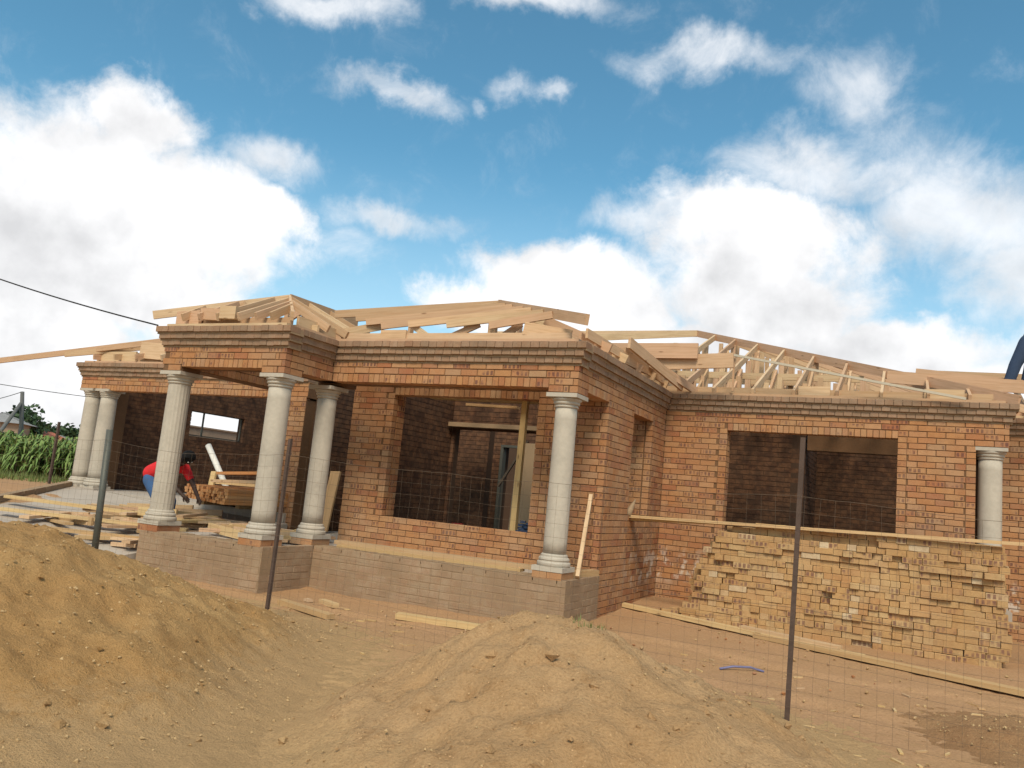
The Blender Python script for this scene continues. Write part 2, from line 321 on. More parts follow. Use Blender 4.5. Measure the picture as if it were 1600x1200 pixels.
def brick_mesh(name, m, lx, ly, lz, c=.004):
    """chamfered brick centred on the origin: length x, depth y, height z"""
    mb = MB(); vs = {}; h = (lx / 2, ly / 2, lz / 2)
    for a in range(3):
        for sg in (-1, 1):
            for i in (-1, 1):
                for j in (-1, 1):
                    p = [0, 0, 0]; p[a] = sg * h[a]; o = [b for b in range(3) if b != a]
                    p[o[0]] = i * (h[o[0]] - c); p[o[1]] = j * (h[o[1]] - c); vs[(a, sg, i, j)] = len(mb.v); mb.v.append(V(p))
    def idx(a, sgn):  # vertex on face a nearest to the corner with signs sgn
        o = [b for b in range(3) if b != a]; return vs[(a, sgn[a], sgn[o[0]], sgn[o[1]])]
    def put(f):
        P = [mb.v[i] for i in f]; n = (P[1] - P[0]).cross(P[2] - P[0]); cen = sum(P, V((0, 0, 0))) / len(P)
        f = list(f) if n.dot(cen) > 0 else list(f)[::-1]
        mb.f.append(tuple(f)); a = max(range(3), key=lambda k: abs(n.normalized()[k]))
        pl = (0, 2) if a == 1 else ((1, 2) if a == 0 else (0, 1))
        mb.uv.append([(mb.v[i][pl[0]] + h[pl[0]], mb.v[i][pl[1]] + h[pl[1]]) for i in f])
    for a in range(3):
        for sg in (-1, 1): put((vs[(a, sg, -1, -1)], vs[(a, sg, 1, -1)], vs[(a, sg, 1, 1)], vs[(a, sg, -1, 1)]))
    for a in range(3):
        o = [b for b in range(3) if b != a]
        for i in (-1, 1):
            for j in (-1, 1):
                s0 = [0, 0, 0]; s1 = [0, 0, 0]
                s0[a], s1[a] = -1, 1; s0[o[0]] = s1[o[0]] = i; s0[o[1]] = s1[o[1]] = j
                put((idx(o[0], s0), idx(o[0], s1), idx(o[1], s1), idx(o[1], s0)))
    for i in (-1, 1):
        for j in (-1, 1):
            for k in (-1, 1): put(tuple(idx(a, (i, j, k)) for a in range(3)))
    return mb.mesh(name, m)

# ------------------------------------------------------------------ levels and plan (metres), read off the brick coursing
CH = .085; ZT = 3.265; ZR = ZT - 3 * CH; ZL = ZR - 2 * CH - .116       # cornice top, underside of the corbels, underside of the beams
FL = .53
XPL, XP, YP = -9.05, -6.91, 7.663
XM, YM, YW, YR = -3.369, 8.615, 9.78, 12.6
XRE = 1.33
# ------------------------------------------------------------------ ground
def gh(x, y):
    h = .68 * sst((-9.3 - x) / 4.0) * sst((y - 1) / 5)
    h += .10 * math.exp(-(((x + 3.0) / 1.3) ** 2 + ((y - 12.0) / 1.4) ** 2))
    if y > 2 and abs(x) < 20 and y < 20: 
        h += .022 * fbm(x * .7, y * .7) + .013 * fbm(x * 2.6, y * 2.6, 3) + .007 * fbm(x * 6, y * 6, 6, 3)
        for yy in (8.6, 7.15):      # wheel ruts in front of the house
            w_ = y - yy + .12 * x * .3 + .2 * fbm(x * .35, yy, 1); h -= .028 * math.exp(-(w_ / .11) ** 2) - .014 * math.exp(-((abs(w_) - .2) / .09) ** 2)
    return h
def grid(name, m, xs, ys, hf, parent=None, kind=None):
    v = [(x, y, hf(x, y)) for y in ys for x in xs]; n = len(xs)
    f = [(j * n + i, j * n + i + 1, (j + 1) * n + i + 1, (j + 1) * n + i) for j in range(len(ys) - 1) for i in range(n - 1)]
    me = bpy.data.meshes.new(name); me.from_pydata(v, [], f); me.materials.append(m); me.polygons.foreach_set('use_smooth', [True] * len(f)); me.update()
    return add(name, me, parent, kind)
def spread(a, b, fine0, fine1, step, n):
    o = [a + (fine0 - a) * (1 - (1 - i / n) ** .4) for i in range(n)]
    o = [a + (fine0 - a) * (1 - ((n - i) / n) ** 3) for i in range(n)]
    k = int((fine1 - fine0) / step); o += [fine0 + i * step for i in range(k)]
    o += [fine1 + (b - fine1) * (i / n) ** 3 for i in range(n + 1)]
    return o
grid('ground', GROUND, spread(-900, 900, -15, 4, .085, 24), spread(-300, 1500, 2.2, 12.8, .085, 24), gh, kind='structure')
# sloping concrete driveway in front of the garage
def quadgrid(name, m, A, B, C_, D, n=10, th=.14, kind=None):
    A, B, C_, D = map(V, (A, B, C_, D)); mb = MB()
    P = [[A.lerp(B, i / n).lerp(D.lerp(C_, i / n), j / n) for i in range(n + 1)] for j in range(n + 1)]
    for j in range(n):
        for i in range(n): mb.face([P[j][i], P[j + 1][i], P[j + 1][i + 1], P[j][i + 1]])
    ring = [P[0][i] for i in range(n + 1)] + [P[j][n] for j in range(1, n + 1)] + [P[n][i] for i in range(n - 1, -1, -1)] + [P[j][0] for j in range(n - 1, 0, -1)]
    for a, b in zip(ring, ring[1:] + ring[:1]): mb.face([a, b, b - Z * th * 3, a - Z * th * 3])
    return mb.build(name, m, None, kind=kind)
RA, RB, RC, RD = V((-14.55, 10.62, .80)), V((-9.07, 10.62, .62)), V((-9.07, 7.0, .12)), V((-10.7, 5.9, .42))
quadgrid('driveway', SLAB, RA, RB, RC, RD, kind='structure')
def ramp_z(x, y):
    b = None
    for j in range(21):
        for i in range(21):
            p = RA.lerp(RB, i / 20).lerp(RD.lerp(RC, i / 20), j / 20); d = (p.x - x) ** 2 + (p.y - y) ** 2
            if b is None or d < b[0]: b = (d, p.z)
    return b[1]
kb = MB(); ka, kc = V((-14.62, 10.75, .88)), V((-10.75, 5.82, .52)); kd = (kc - ka).normalized(); ks = Z.cross(kd).normalized()
for i in range(12):
    a = ka.lerp(kc, i / 12 + .002); b = ka.lerp(kc, (i + 1) / 12 - .002)
    kb.beam(a - Z * .1 - ks * .07, b - Z * .1 - ks * .07, .12, .24)
kb.build('kerb', MORTG, kind='structure')

# ------------------------------------------------------------------ the house
HOUSE = tag(empty('brick_house', (-4, 10, 0)), 'unfinished orange face brick house with grey columns and open timber roof frame', 'house')
HOUSE.matrix_world = Matrix.Identity(4)
POOL = {'brick': [], 'corbel_brick': [], 'lintel_brick': []}    # candidates: (size in view, wall, centre, x, y, z, dims)
def view_size(c, n, l, h):
    d = c - CAM; z = d.dot(CF)
    if z < .5: return 0
    u = 800 + FPX * d.dot(CR) / z; v = 600 - FPX * d.dot(CU) / z
    if not (-10 < u < 1610 and -10 < v < 1210): return 0
    fac = -n.dot(d.normalized())
    if fac <= .02: return 0
    if c.y > 12 and c.x > -2.5 and c.z < 1.4: return 0.0001          # behind the brick stack
    return l * h * fac / (z * z)
def spec(kind, wall, c, x, n, l, h, depth, mats):
    """brick with outer face centre c, along x, outward normal n"""
    POOL[kind].append((view_size(c, n, l, h), wall, c - n * (depth / 2), x, -n, x.cross(-n), (l, depth, h), mats))
def core(wall_mb, P0, dx, n, L, z0, z1, th, holes, rec=.011, e0=0, e1=0):
    cuts = sorted({e0, L - e1, *[max(e0, min(L - e1, q)) for h in holes for q in h[:2]]})
    for a, b in zip(cuts, cuts[1:]):
        if b - a < .002: continue
        zs = [(z0, z1)]
        for (s0, s1, h0, h1) in holes:
            if s0 < (a + b) / 2 < s1:
                zs = [q for (p0, p1) in zs for q in ((p0, min(p1, h0)), (max(p0, h1), p1)) if q[1] - q[0] > .004]
        for (p0, p1) in zs:
            c = P0 + dx * ((a + b) / 2) - n * (rec + (th - rec) / 2) + Z * ((p0 + p1) / 2)
            wall_mb.box(c, dx, -n, Z, b - a, th - rec, p1 - p0)
NW = [0]
def wall(P0, dx, n, L, z0, z1, holes=(), rows=(), th=.22, ends=((0, 0), (0, 0)), kind='face', jamb=True, off=0, core_e=(0, 0), rowdepth=.21):
    """holes (s0,s1,z0,z1) clear openings; rows (s0,s1,z) on-edge lintel courses with underside z"""
    P0 = V((P0[0], P0[1], 0)); NW[0] += 1; dz = .0011 * NW[0]
    ms = {'face': (FACE, MORT), 'stock': (STOCK, MORTS), 'block': (PLB, MORTG)}[kind]
    mb = MB(); ch = [(s0 - .013, s1 + .013, h0 - .004, h1 + (.006 if h1 < z1 else 1)) for (s0, s1, h0, h1) in holes]
    core(mb, P0, dx, n, L, z0 - dz, z1 - dz, th, ch, .011 if kind == 'face' else (.006 if kind == 'stock' else .003), core_e[0], core_e[1])
    w = mb.build('plinth_wall' if kind == 'block' else 'wall', ms[1], HOUSE)
    joined = MB()
    k0 = int(math.floor((ZR - z1) / CH + .01)); k = k0
    BL = .232 if kind != 'block' else .30
    while ZR - (k + .5) * CH > z0:
        zt, zb = ZR - k * CH - .005, ZR - (k + 1) * CH + .005
        zb = max(zb, z0); zc = (zt + zb) / 2; h = zt - zb
        if h < .03: k += 1; continue
        par = k % 2
        iv = [(ends[0][par], L - ends[1][par])]; heads = []
        blk = [(a, b, c, d) for (a, b, c, d) in holes] + [(a, b, z, z + .116) for (a, b, z) in rows]
        for (a, b, c, d) in blk:
            if c < zc < d:
                j = .116 if (jamb and (a, b, c, d) in holes) else 0
                iv = [q for (p, r) in iv for q in ((p, min(r, a - j)), (max(p, b + j), r)) if q[1] - q[0] > .02]
                if j:
                    if a > .12: heads.append((a - .111, a))
                    if b < L - .12: heads.append((b, b + .111))
        segs = []
        for (p, r) in iv:
            s = math.floor((p - par * BL / 2 - off) / BL) * BL + par * BL / 2 + off
            while s < r:
                a, b = max(p, s), min(r, s + BL)
                if b - a > .045: segs.append((a + (.005 if a > p else .002), b - (.005 if b < r else .002)))
                s += BL
        for (a, b) in segs + heads:
            c = P0 + dx * ((a + b) / 2 + U(-.001, .001)) + Z * (zc + U(-.0015, .0015)) + n * U(-.003, .0025)
            if kind == 'face': spec('brick', w, c, dx, n, b - a, h, .10, ms)
            elif kind == 'block': BLOCKS.append((w, c - n * .05, dx, -n, (b - a - .001, .10, h + .001)))
            else: joined.box(c - n * .03, dx, -n, dx.cross(-n), b - a, .06 , h, skip=('+y',))
        k += 1
    for (s0, s1, z) in rows:
        s = s0 + .003; m = max(1, round((s1 - s0) / .083)); p = (s1 - s0) / m
        for i in range(m):
            a, b = s0 + i * p + .004, s0 + (i + 1) * p - .004
            c = P0 + dx * ((a + b) / 2) + Z * (z + .055 + U(-.002, .002)) + n * U(-.002, .003)
            if kind == 'face': spec('lintel_brick', w, c, dx, n, b - a, .106, rowdepth, ms)
            else: joined.box(c - n * .05, dx, -n, dx.cross(-n), b - a, .1, .106)
    if joined.f: joined.build('brickwork', ms[0], w, kind='stuff')
    return w
BLOCKS = []
Q = .116
CX = ((0, Q), (0, Q)); # placeholders
def E(a, b): return (a, b)
thr_e, thr_o, fl = (0, Q), (Q, 0), (0, 0)     # runs through on even courses / on odd courses / stops flush
SPR = .365                                     # springer block over a column
zS = ZR - 4 * CH                               # underside of springers
# portico beams
wall((XPL, YP), X, -Y, XP - XPL, zS, ZR, [(SPR, XP - XPL - SPR, 0, ZL)], [(SPR, XP - XPL - SPR, ZL)], .34, (thr_e, thr_e), jamb=False, core_e=(.02, .03))
wall((XP, YP), Y, X, YM - YP, zS, ZR, [(SPR, YM - YP + .5, 0, ZL)], [(SPR, YM - YP - .004, ZL)], .34, (thr_o, fl), jamb=False, core_e=(.04, -.2))
wall((XPL + .34, YP + .35), Y, X, YW - YP - .35, ZL, ZR, [], [(0, YW - YP - .36, ZL)], .33, core_e=(0, 0))
# middle porch beam, front and side
wall((XP, YM), X, -Y, XM - XP, zS, ZR, [(-.5, XM - XP - SPR, 0, ZL)], [(.004, XM - XP - SPR, ZL)], .34, (fl, thr_e), jamb=False, core_e=(-.2, .03))
wall((XM, YM), Y, X, YW - YM, zS, ZR, [(SPR, YW - YM + .2, 0, ZL)], [(SPR, YW - YM - .005, ZL)], .34, (thr_o, fl), jamb=False, core_e=(.04, .03))
# front wall behind the porch with the large window
XQ = -7.396; WL, WR, WS = -6.67, -4.36, .945
wall((XQ, YW), X, -Y, XM - XQ, .30, ZR - .003, [(WL - XQ, WR - XQ, WS, ZL)], [(WL - XQ, WR - XQ, ZL)], .22, (fl, thr_e), core_e=(.004, .03))
wall((WL, YW + .004), Y, X, .30, WS - .04, ZL + .1, [], [], .18, ((.117, .117), fl), kind='face', core_e=(.06, 0))      # left reveal
# side wall with the tall slit window
wall((XM, YW), Y, X, YR - YW, -.1, ZR, [(10.88 - YW, 11.85 - YW, 1.29, ZL)], [(10.88 - YW, 11.85 - YW, ZL)], .22, (thr_o, fl), core_e=(.04, 0))
wall((XM - .004, 11.85), -X, -Y, .33, 1.2, ZL + .1, [], [], .16, ((.117, .117), fl), core_e=(.06, 0))                       # far reveal of the slit
# right wing
RL, RR = -2.40, -.02
wall((XM, YR), X, -Y, XRE - XM, -.1, ZR, [(RL - XM, RR - XM, 1.1, ZL), (.94 - XM, XRE - XM + .2, 0, zS)], [(RL - XM, RR - XM, ZL)], .22, (fl, fl), core_e=(-.15, .006))
wall((RL + .001, YR + .004), Y, X, .28, 1.0, ZL + .1, [], [], .16, ((.117, .117), fl), core_e=(.06, 0))
# wall that steps back on the far right
wall((.98, 14.1), X, -Y, 4.2, -.15, ZR, [], [], .22, off=.05)
# garage beam, its end pier and the corner pier
wall((-14.84, 10.7), X, -Y, 14.84 - 9.06, zS + .085, ZR, [(.55, 5.78 - .42, 0, ZL)], [(.55, 5.78 - .42, ZL)], .30, jamb=False)
wall((-9.50, 10.705), X, -Y, .42, .45, ZL, [], [], .30, off=.1)
wall((-14.83, 11.25), X, -Y, .36, .70, ZL + .2, [], [], .3, off=.05)
# inner walls of stock brick
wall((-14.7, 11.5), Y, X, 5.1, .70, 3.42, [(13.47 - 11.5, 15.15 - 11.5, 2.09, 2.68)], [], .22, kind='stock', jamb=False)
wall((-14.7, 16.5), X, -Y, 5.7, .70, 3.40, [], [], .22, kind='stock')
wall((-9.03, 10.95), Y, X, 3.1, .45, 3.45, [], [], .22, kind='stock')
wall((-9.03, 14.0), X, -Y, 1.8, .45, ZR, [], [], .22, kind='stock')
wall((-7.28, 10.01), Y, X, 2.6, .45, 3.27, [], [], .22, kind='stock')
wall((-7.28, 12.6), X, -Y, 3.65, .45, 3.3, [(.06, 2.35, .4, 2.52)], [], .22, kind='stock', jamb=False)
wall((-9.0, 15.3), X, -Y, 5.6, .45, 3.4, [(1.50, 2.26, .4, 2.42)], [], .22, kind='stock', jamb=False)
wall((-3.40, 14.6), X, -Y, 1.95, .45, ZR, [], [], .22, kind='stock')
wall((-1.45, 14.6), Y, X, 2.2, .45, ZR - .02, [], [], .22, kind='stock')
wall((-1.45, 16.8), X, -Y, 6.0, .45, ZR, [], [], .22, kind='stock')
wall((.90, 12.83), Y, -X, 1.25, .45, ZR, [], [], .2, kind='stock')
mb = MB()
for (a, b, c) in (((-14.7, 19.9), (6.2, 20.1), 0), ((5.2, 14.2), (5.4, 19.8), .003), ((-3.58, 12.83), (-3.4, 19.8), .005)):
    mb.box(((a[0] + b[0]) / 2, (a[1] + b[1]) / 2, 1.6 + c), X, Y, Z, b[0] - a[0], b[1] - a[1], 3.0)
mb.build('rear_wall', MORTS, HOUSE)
mb = MB(); mb.box((-.62, 14.70, 2.82), X, Y, Z, 1.6, .24, .34); mb.build('lintel', MORT, HOUSE)
mb = MB(); mb.box((-6.05, 12.55, 2.58), X, Y, Z, 2.42, .28, .075); mb.build('lintel', MORTG, HOUSE)
# floors
mb = MB()
mb.box(((XPL + XP) / 2 + .03, (YP + .2 + 11) / 2, FL - .10), X, Y, Z, XP - XPL - .22, 11 - YP - .25, .16)
mb.box(((XP + XM) / 2, (YM + .2 + YW) / 2 + .05, FL - .103), X, Y, Z, XM - XP - .3, YW - YM - .1, .16)
mb.box((-6.3, 12.9, FL - .107), X, Y, Z, 5.4, 6.0, .16); mb.box((-.9, 14.9, FL - .113), X, Y, Z, 4.6, 4.2, .16)
mb.box((-11.95, 13.6, .66), X, Y, Z, 5.5, 5.9, .24)
mb.build('floor', SLAB, HOUSE)
# plinth walls (slurried blockwork)
wall((XPL + .05, YP), X, -Y, XP - XPL - .02, -.2, FL, [], [], .25, kind='block')
wall((XP + .03, YP + .006), Y, X, YM - YP, -.2, FL - .002, [], [], .25, kind='block')
wall((XP + .03, YM), X, -Y, XM - XP + .02, -.2, FL, [], [], .25, kind='block')
wall((XM + .05, YM + .006), Y, X, YW - YM - .02, -.2, FL - .002, [], [], .25, kind='block')
wall((XPL - .0, YP + .1), X, -Y, .046, -.1, FL, [], [], .25)
mb = MB()   # mortar fillet along the plinth edge
for i in range(36):
    a = XP + .05 + i * (XM - XP - .35) / 36
    mb.box((a + .05, YM + .125, FL + U(.004, .014)), X, Y, Z, .099, .235 + U(-.015, .01), .022)
mb.build('coping', MORTG, HOUSE)
mb = MB()
for i in range(14):
    a = XPL + .42 + i * 1.32 / 14
    mb.box((a + .047, YP + .122, FL + U(.003, .012)), X, Y, Z, .094, .24 + U(-.012, .008), .02)
mb.build('coping', MORTG, HOUSE)
for (w, c, dx, dn, (l, d, h)) in BLOCKS:
    key = (round(l, 2), round(h, 2))
    if 'bm' not in globals(): bm = {}
    if key not in bm: bm[key] = brick_mesh('block', PLB, l, d, h, .003)
    o = add('block', bm[key], w); axes(o, dx, dn, dx.cross(dn), c)

# corbelled cornice: three header courses stepping out
def corbels(P0, dx, n, L, ext):   # ext: function(proj) -> (start, end) along dx
    P0 = V((P0[0], P0[1], 0)); w = MB()
    cw = None
    NW[0] += 1
    for j in range(3):
        pr = .035 * (j + 1); a, b = ext(pr); m = max(1, round((b - a) / .1165)); p = (b - a) / m
        z = ZR + j * CH + CH / 2
        w.box(P0 + dx * ((a + b) / 2) - n * (.14 - pr + .012) + Z * (z - .0007 * NW[0]), dx, -n, Z, b - a - .008, .24, CH - .004)
        specs = []
        for i in range(m):
            s0, s1 = a + i * p + .0025, a + (i + 1) * p - .0025
            c = P0 + dx * ((s0 + s1) / 2) + n * (pr + U(-.004, .004)) + Z * (z + U(-.003, .003))
            specs.append((c, s1 - s0))
        CORBQ.append((w, dx, n, specs))
    o = w.build('cornice', MORTG, HOUSE)
    for q in CORBQ:
        for (c, l) in q[3]: spec('corbel_brick', o, c, q[1], q[2], l, .077, .2, (CORB, MORT))
    CORBQ.clear()
CORBQ = []
corbels((XPL, YP), X, -Y, 0, lambda p: (-p, XP - XPL + p))
corbels((XP, YP), Y, X, 0, lambda p: (.25 - p, YM - YP))
corbels((XP, YM), X, -Y, 0, lambda p: (p + .004, XM - XP + p))
corbels((XM, YM), Y, X, 0, lambda p: (.25 - p, YR - YM))
corbels((XM, YR), X, -Y, 0, lambda p: (p + .004, XRE - XM + p))
corbels((XRE + .12, 14.1), X, -Y, 0, lambda p: (0, 3.7))
corbels((-14.84, 10.7), X, -Y, 0, lambda p: (-p, 5.78))

# the 300 bricks of each kind that show largest are objects; the rest join per wall
MC = {}
def shared(kind, dims, m):
    l, d, h = dims; key = (kind, round(l, 2), round(h, 2), round(d, 2))
    if key not in MC: MC[key] = brick_mesh(kind, m, l, d, h, .0035)
    return MC[key]
for kind, lst in POOL.items():
    lst.sort(key=lambda q: -q[0]); rest = {}
    for i, (a, w, c, x, y, z, dims, ms) in enumerate(lst):
        if i < 300 and a > 0:
            o = add(kind, shared(kind, dims, ms[0]), w); axes(o, x, y, z, c)
        else:
            if w not in rest: rest[w] = (MB(), ms[0])
            rest[w][0].box(c, x, y, z, *dims)
    for w, (mb, m) in rest.items(): mb.build({'brick': 'brickwork', 'corbel_brick': 'corbel_bricks', 'lintel_brick': 'lintel_bricks'}[kind], m, w, kind='stuff')

# ------------------------------------------------------------------ columns (children of the house)
def column(x, y, zb=FL, zt=zS, shaft=(.137, .130), flutes=False, ped=True, label=None):
    r = empty('column', (x, y, zb)); r.parent = HOUSE
    if label: r['label'] = label
    H = zt - zb; b0 = .085 if ped else 0
    if ped:
        for i in (-1, 1):
            mb = MB(); mb.box((0.092 * i, -.0, .043), X, Y, Z, .179, .375, .080); o = mb.build('pedestal_brick', FACE, r)
    mb = MB(); mb.box((0, 0, b0 + .03), X, Y, Z, .385, .385, .055)
    k_ = shaft[0] + .058; prof = [(k_ - .008, 0), (k_, .015), (k_, .04), (k_ - .012, .052), (k_ - .022, .056), (k_ - .022, .064), (k_ - .014, .074), (k_ - .018, .092), (k_ - .034, .104), (k_ - .038, .108), (k_ - .038, .125), (shaft[0] + .004, .14)]
    mb.lathe((0, 0, b0 + .0585), prof, 40); mb.build('base', CONC, r, smooth=False)
    zs0, zs1 = b0 + .0585 + .1385, H - .165
    mb = MB(); N = 12
    mb.lathe((0, 0, 0), [(shaft[0] + (shaft[1] - shaft[0]) * (i / N) ** 1.3, zs0 + (zs1 - zs0) * i / N) for i in range(N + 1)], 40, .0035 if flutes else .0012)
    mb.build('shaft', CONC, r, smooth=not flutes)
    q = shaft[1]
    mb = MB(); mb.lathe((0, 0, zs1 - .002), [(q + .002, 0), (q + .012, .006), (q + .016, .016), (q + .008, .026), (q + .008, .036), (q + .024, .044), (q + .030, .058), (q + .022, .068), (q + .024, .074), (q + .042, .09), (q + .046, .108), (q + .04, .118)], 40)
    mb.build('capital', CONC, r, smooth=False)
    mb = MB(); mb.box((0, 0, H - .026), X, Y, Z, .385, .385, .048); mb.build('abacus', CONC, r)
    return r
column(-8.87, 7.85, flutes=True, shaft=(.150, .145)); column(-7.1, 7.85, shaft=(.148, .143)); column(-7.1, 8.80); column(-3.56, 8.80); column(1.125, 12.79, shaft=(.150, .146))
column(-14.62, 10.86, .80, zS + .085, (.165, .15), ped=False); column(-14.16, 10.86, .80, zS + .085, (.165, .15), ped=False)
mb = MB(); mb.box((-14.39, 10.86, .76), X, Y, Z, 1.0, .46, .10); mb.build('pad', SLAB, HOUSE)
mb = MB(); mb.box((-7.1, 8.99, 2.86), X, Y, Z, .37, .36, .33); mb.build('beam', MORT, HOUSE)

# ------------------------------------------------------------------ roof timbers (parts of the house)
def timber(name, p0, p1, w=.038, h=.114, m=PINE, parent=HOUSE, up=Z):
    mb = MB(); mb.beam(V(p0), V(p1), w, h, up); return mb.build(name, m, parent)
ZP = ZT + .022
def plate(p0, p1): timber('wall_plate', p0, p1, .11, .036)
for a, b in (((XPL + .02, YP + .02), (XP - .02, YP + .02)), ((XP - .02, YP + .09), (XP - .02, YM - .07)), ((XP + .02, YM + .02), (XM - .02, YM + .02)), ((XM - .02, YM + .09), (XM - .02, YR - .07)), ((XM + .02, YR + .02), (XRE - .05, YR + .02)), ((-14.8, 10.72), (-9.1, 10.72)), ((XRE + .2, 14.12), (5, 14.12))):
    plate((a[0], a[1], ZP), (b[0], b[1], ZP))
# front bottom chords on edge, just inside the plate
def chord(p0, p1, z=ZP + .075, h=.114): timber('tie_beam', (p0[0], p0[1], z), (p1[0], p1[1], z), .038, h)
chord((XPL + .14, YP + .17), (XP - .12, YP + .17)); chord((XP - .15, YP + .3), (XP - .15, YM + .4), h=.17, z=ZP + .1)
chord((XP - .1, YM + .17), (XM - .2, YM + .17)); chord((XM - .14, YM + .3), (XM - .14, YR + .3), h=.15, z=ZP + .09)
chord((XM - .3, YR + .17), (XRE - .16, YR + .17)); chord((-14.7, 10.87), (-9.3, 10.87), h=.15, z=ZP + .09); chord((XRE - .1, 14.27), (5, 14.27), h=.15, z=ZP + .09)
# portico hip roof
PA = V((-7.98, 8.76, 3.93))
timber('hip_rafter', PA, (-9.37, 7.66, 3.44), .038, .114); timber('hip_rafter', PA, (-6.80, 7.56, 3.37), .038, .114)
timber('ridge_board', PA + V((0, .02, 0)), (-7.98, 10.4, 3.96), .03, .15)
timber('king_post', (-7.98, 8.78, ZP + .02), PA + V((0, .02, -.06)), .07, .07, up=Y)
timber('king_post', (-7.98 + .2, 8.9, ZP + .02), PA + V((.2, .14, -.16)), .038, .09, up=Y)
def hipz(p, t): return p
for x in (-8.75, -8.45, -8.12, -7.75, -7.45, -7.2):
    d = abs(x + 7.98); y1 = 8.76 - d; z1 = 3.93 - d * .43
    timber('rafter', (x, y1, z1), (x, 7.62, ZP + .1), .038, .105)
for y in (8.35, 8.75, 9.2, 9.7):
    d = max(0, 8.76 - y)
    timber('rafter', (-7.98 + d, y, 3.93 - d * .43), (-6.86, y, ZP + .10), .038, .105)
    timber('rafter', (-7.98 - d, y, 3.93 - d * .43), (-9.02, y, ZP + .10), .038, .105)
for y in (8.25, 8.76, 9.3): timber('ceiling_joist', (-9.0, y, ZP + .07), (-6.95, y, ZP + .07), .038, .114)
timber('blocking', (-9.0, 7.76, ZP + .12), (-8.55, 7.74, ZP + .13), .05, .19); timber('blocking', (-8.5, 7.70, ZP + .17), (-8.13, 7.70, ZP + .15), .05, .16); timber('blocking', (-8.1, 7.66, ZP + .17), (-7.86, 7.7, ZP + .17), .08, .17)
# middle roof
MA = V((-5.40, 10.35, 4.21))
timber('hip_rafter', MA, (-3.22, 8.36, 3.475), .045, .13)
timber('valley_rafter', (-7.60, 9.35, 3.84), MA + V((0, .02, .0)), .038, .114)
timber('hip_rafter', MA + V((0, .03, 0)), (-6.95, 8.75, 3.42), .038, .114)
timber('ridge_board', MA + V((0, .03, 0)), (-5.4, 14.6, 4.21), .03, .15)
def hipP(t): return MA.lerp(V((-3.22, 8.36, 3.475)), t)
for k, (t, q) in enumerate((( .10, (-6.98, 9.05, 3.70)), (.2, (-6.72, 8.95, 3.62)), (.34, (-6.42, 8.90, 3.55)), (.44, (-5.95, 8.85, 3.56)), (.58, (-5.35, 8.84, 3.55)), (.68, (-4.70, 8.8, 3.52)))):
    timber('rafter', hipP(t) - V((0, .03, .02)), q, .038, .095)
timber('blocking', (-6.3, 8.76, ZP + .10), (-5.9, 8.76, ZP + .10), .04, .14); timber('truss_web', (-5.45, 8.9, ZP + .05), (-4.95, 9.0, ZP + .30), .038, .08); timber('truss_web', (-4.65, 8.9, ZP + .05), (-4.35, 9.0, ZP + .30), .038, .08); timber('truss_web', (-5.95, 8.95, ZP + .28), (-5.55, 8.9, ZP + .05), .038, .08); timber('blocking', (-4.2, 8.78, ZP + .19), (-3.6, 8.85, ZP + .10), .04, .16)
for x in (-6.5, -5.9, -5.3, -4.7, -4.1): timber('ceiling_joist', (x, 8.8, ZP + .07), (x, 12.5, ZP + .07), .038, .114)
for (x, y) in ((-6.2, 9.3), (-5.6, 9.8), (-5.1, 9.6), (-4.6, 9.3), (-4.85, 10.0), (-5.4, 10.3), (-4.3, 9.1)):
    zz = 3.3 + .5 * min(y - 8.4, -3.2 - x, x + 7.2); timber('truss_web', (x, y, ZP + .02), (x, y, zz), .038, .09, up=Y)
for y in (9.4, 10.1, 10.8, 11.5, 12.2):    # eaves side of the middle roof, seen beyond the corner
    d = min(1.9, max(.2, y - 8.5)); timber('rafter', (-3.28, y, ZP + .06), (-3.3 - d, y, ZP + .06 + d * .42), .038, .114)
timber('fascia_board', (-3.42, 8.9, 3.44), (-3.34, 12.3, 3.42), .03, .12)
timber('blocking', (-3.40, 10.3, ZP + .16), (-3.36, 11.3, ZP + .18), .05, .22)
timber('rafter', (-3.30, 10.2, 3.60), (-3.10, 12.4, 3.36), .038, .15); timber('rafter', (-3.36, 11.2, 3.58), (-2.95, 12.75, 3.34), .038, .12)
# two deep beams bridging the inner corner
timber('beam', (-5.2, 11.95, 3.84), (-2.79, 12.0, 3.85), .05, .235); timber('beam', (-5.0, 12.02, 3.60), (-2.27, 12.1, 3.73), .05, .225)
# right wing hip roof
HA = V((XRE - 5.6, YR + 5.6, 5.50)); HC = V((XRE, YR, 3.30)); SL = (5.50 - 3.30) / 5.6
timber('hip_rafter', HA, HC + V((.1, -.1, .0)), .04, .15)
timber('valley_rafter', HA + V((0, 0, 0)), (-7.2, 15.4, 4.74), .04, .14)
timber('ridge_board', HA, (-9.5, 18.2, 5.5), .03, .15)
def roofz(x, y): return 3.30 + SL * max(0, min(y - YR, XRE - x, 5.6))
for x in (.86, .35, -.25, -.85, -1.45, -2.05, -2.65, -3.2, -3.75):
    t = XRE - x
    timber('rafter', (x, YR + t, 3.30 + SL * t), (x, YR - .02, 3.32), .038, .114)
    timber('ceiling_joist', (x + .045, YR + .2, ZP + .07), (x + .045, YR + 6, ZP + .07), .038, .114)
for y in (13.4, 14.2, 15.0, 15.8, 16.6, 17.4):
    t = y - YR; timber('rafter', (XRE - t, y, 3.30 + SL * t), (XRE + .6, y, 3.22), .038, .114)
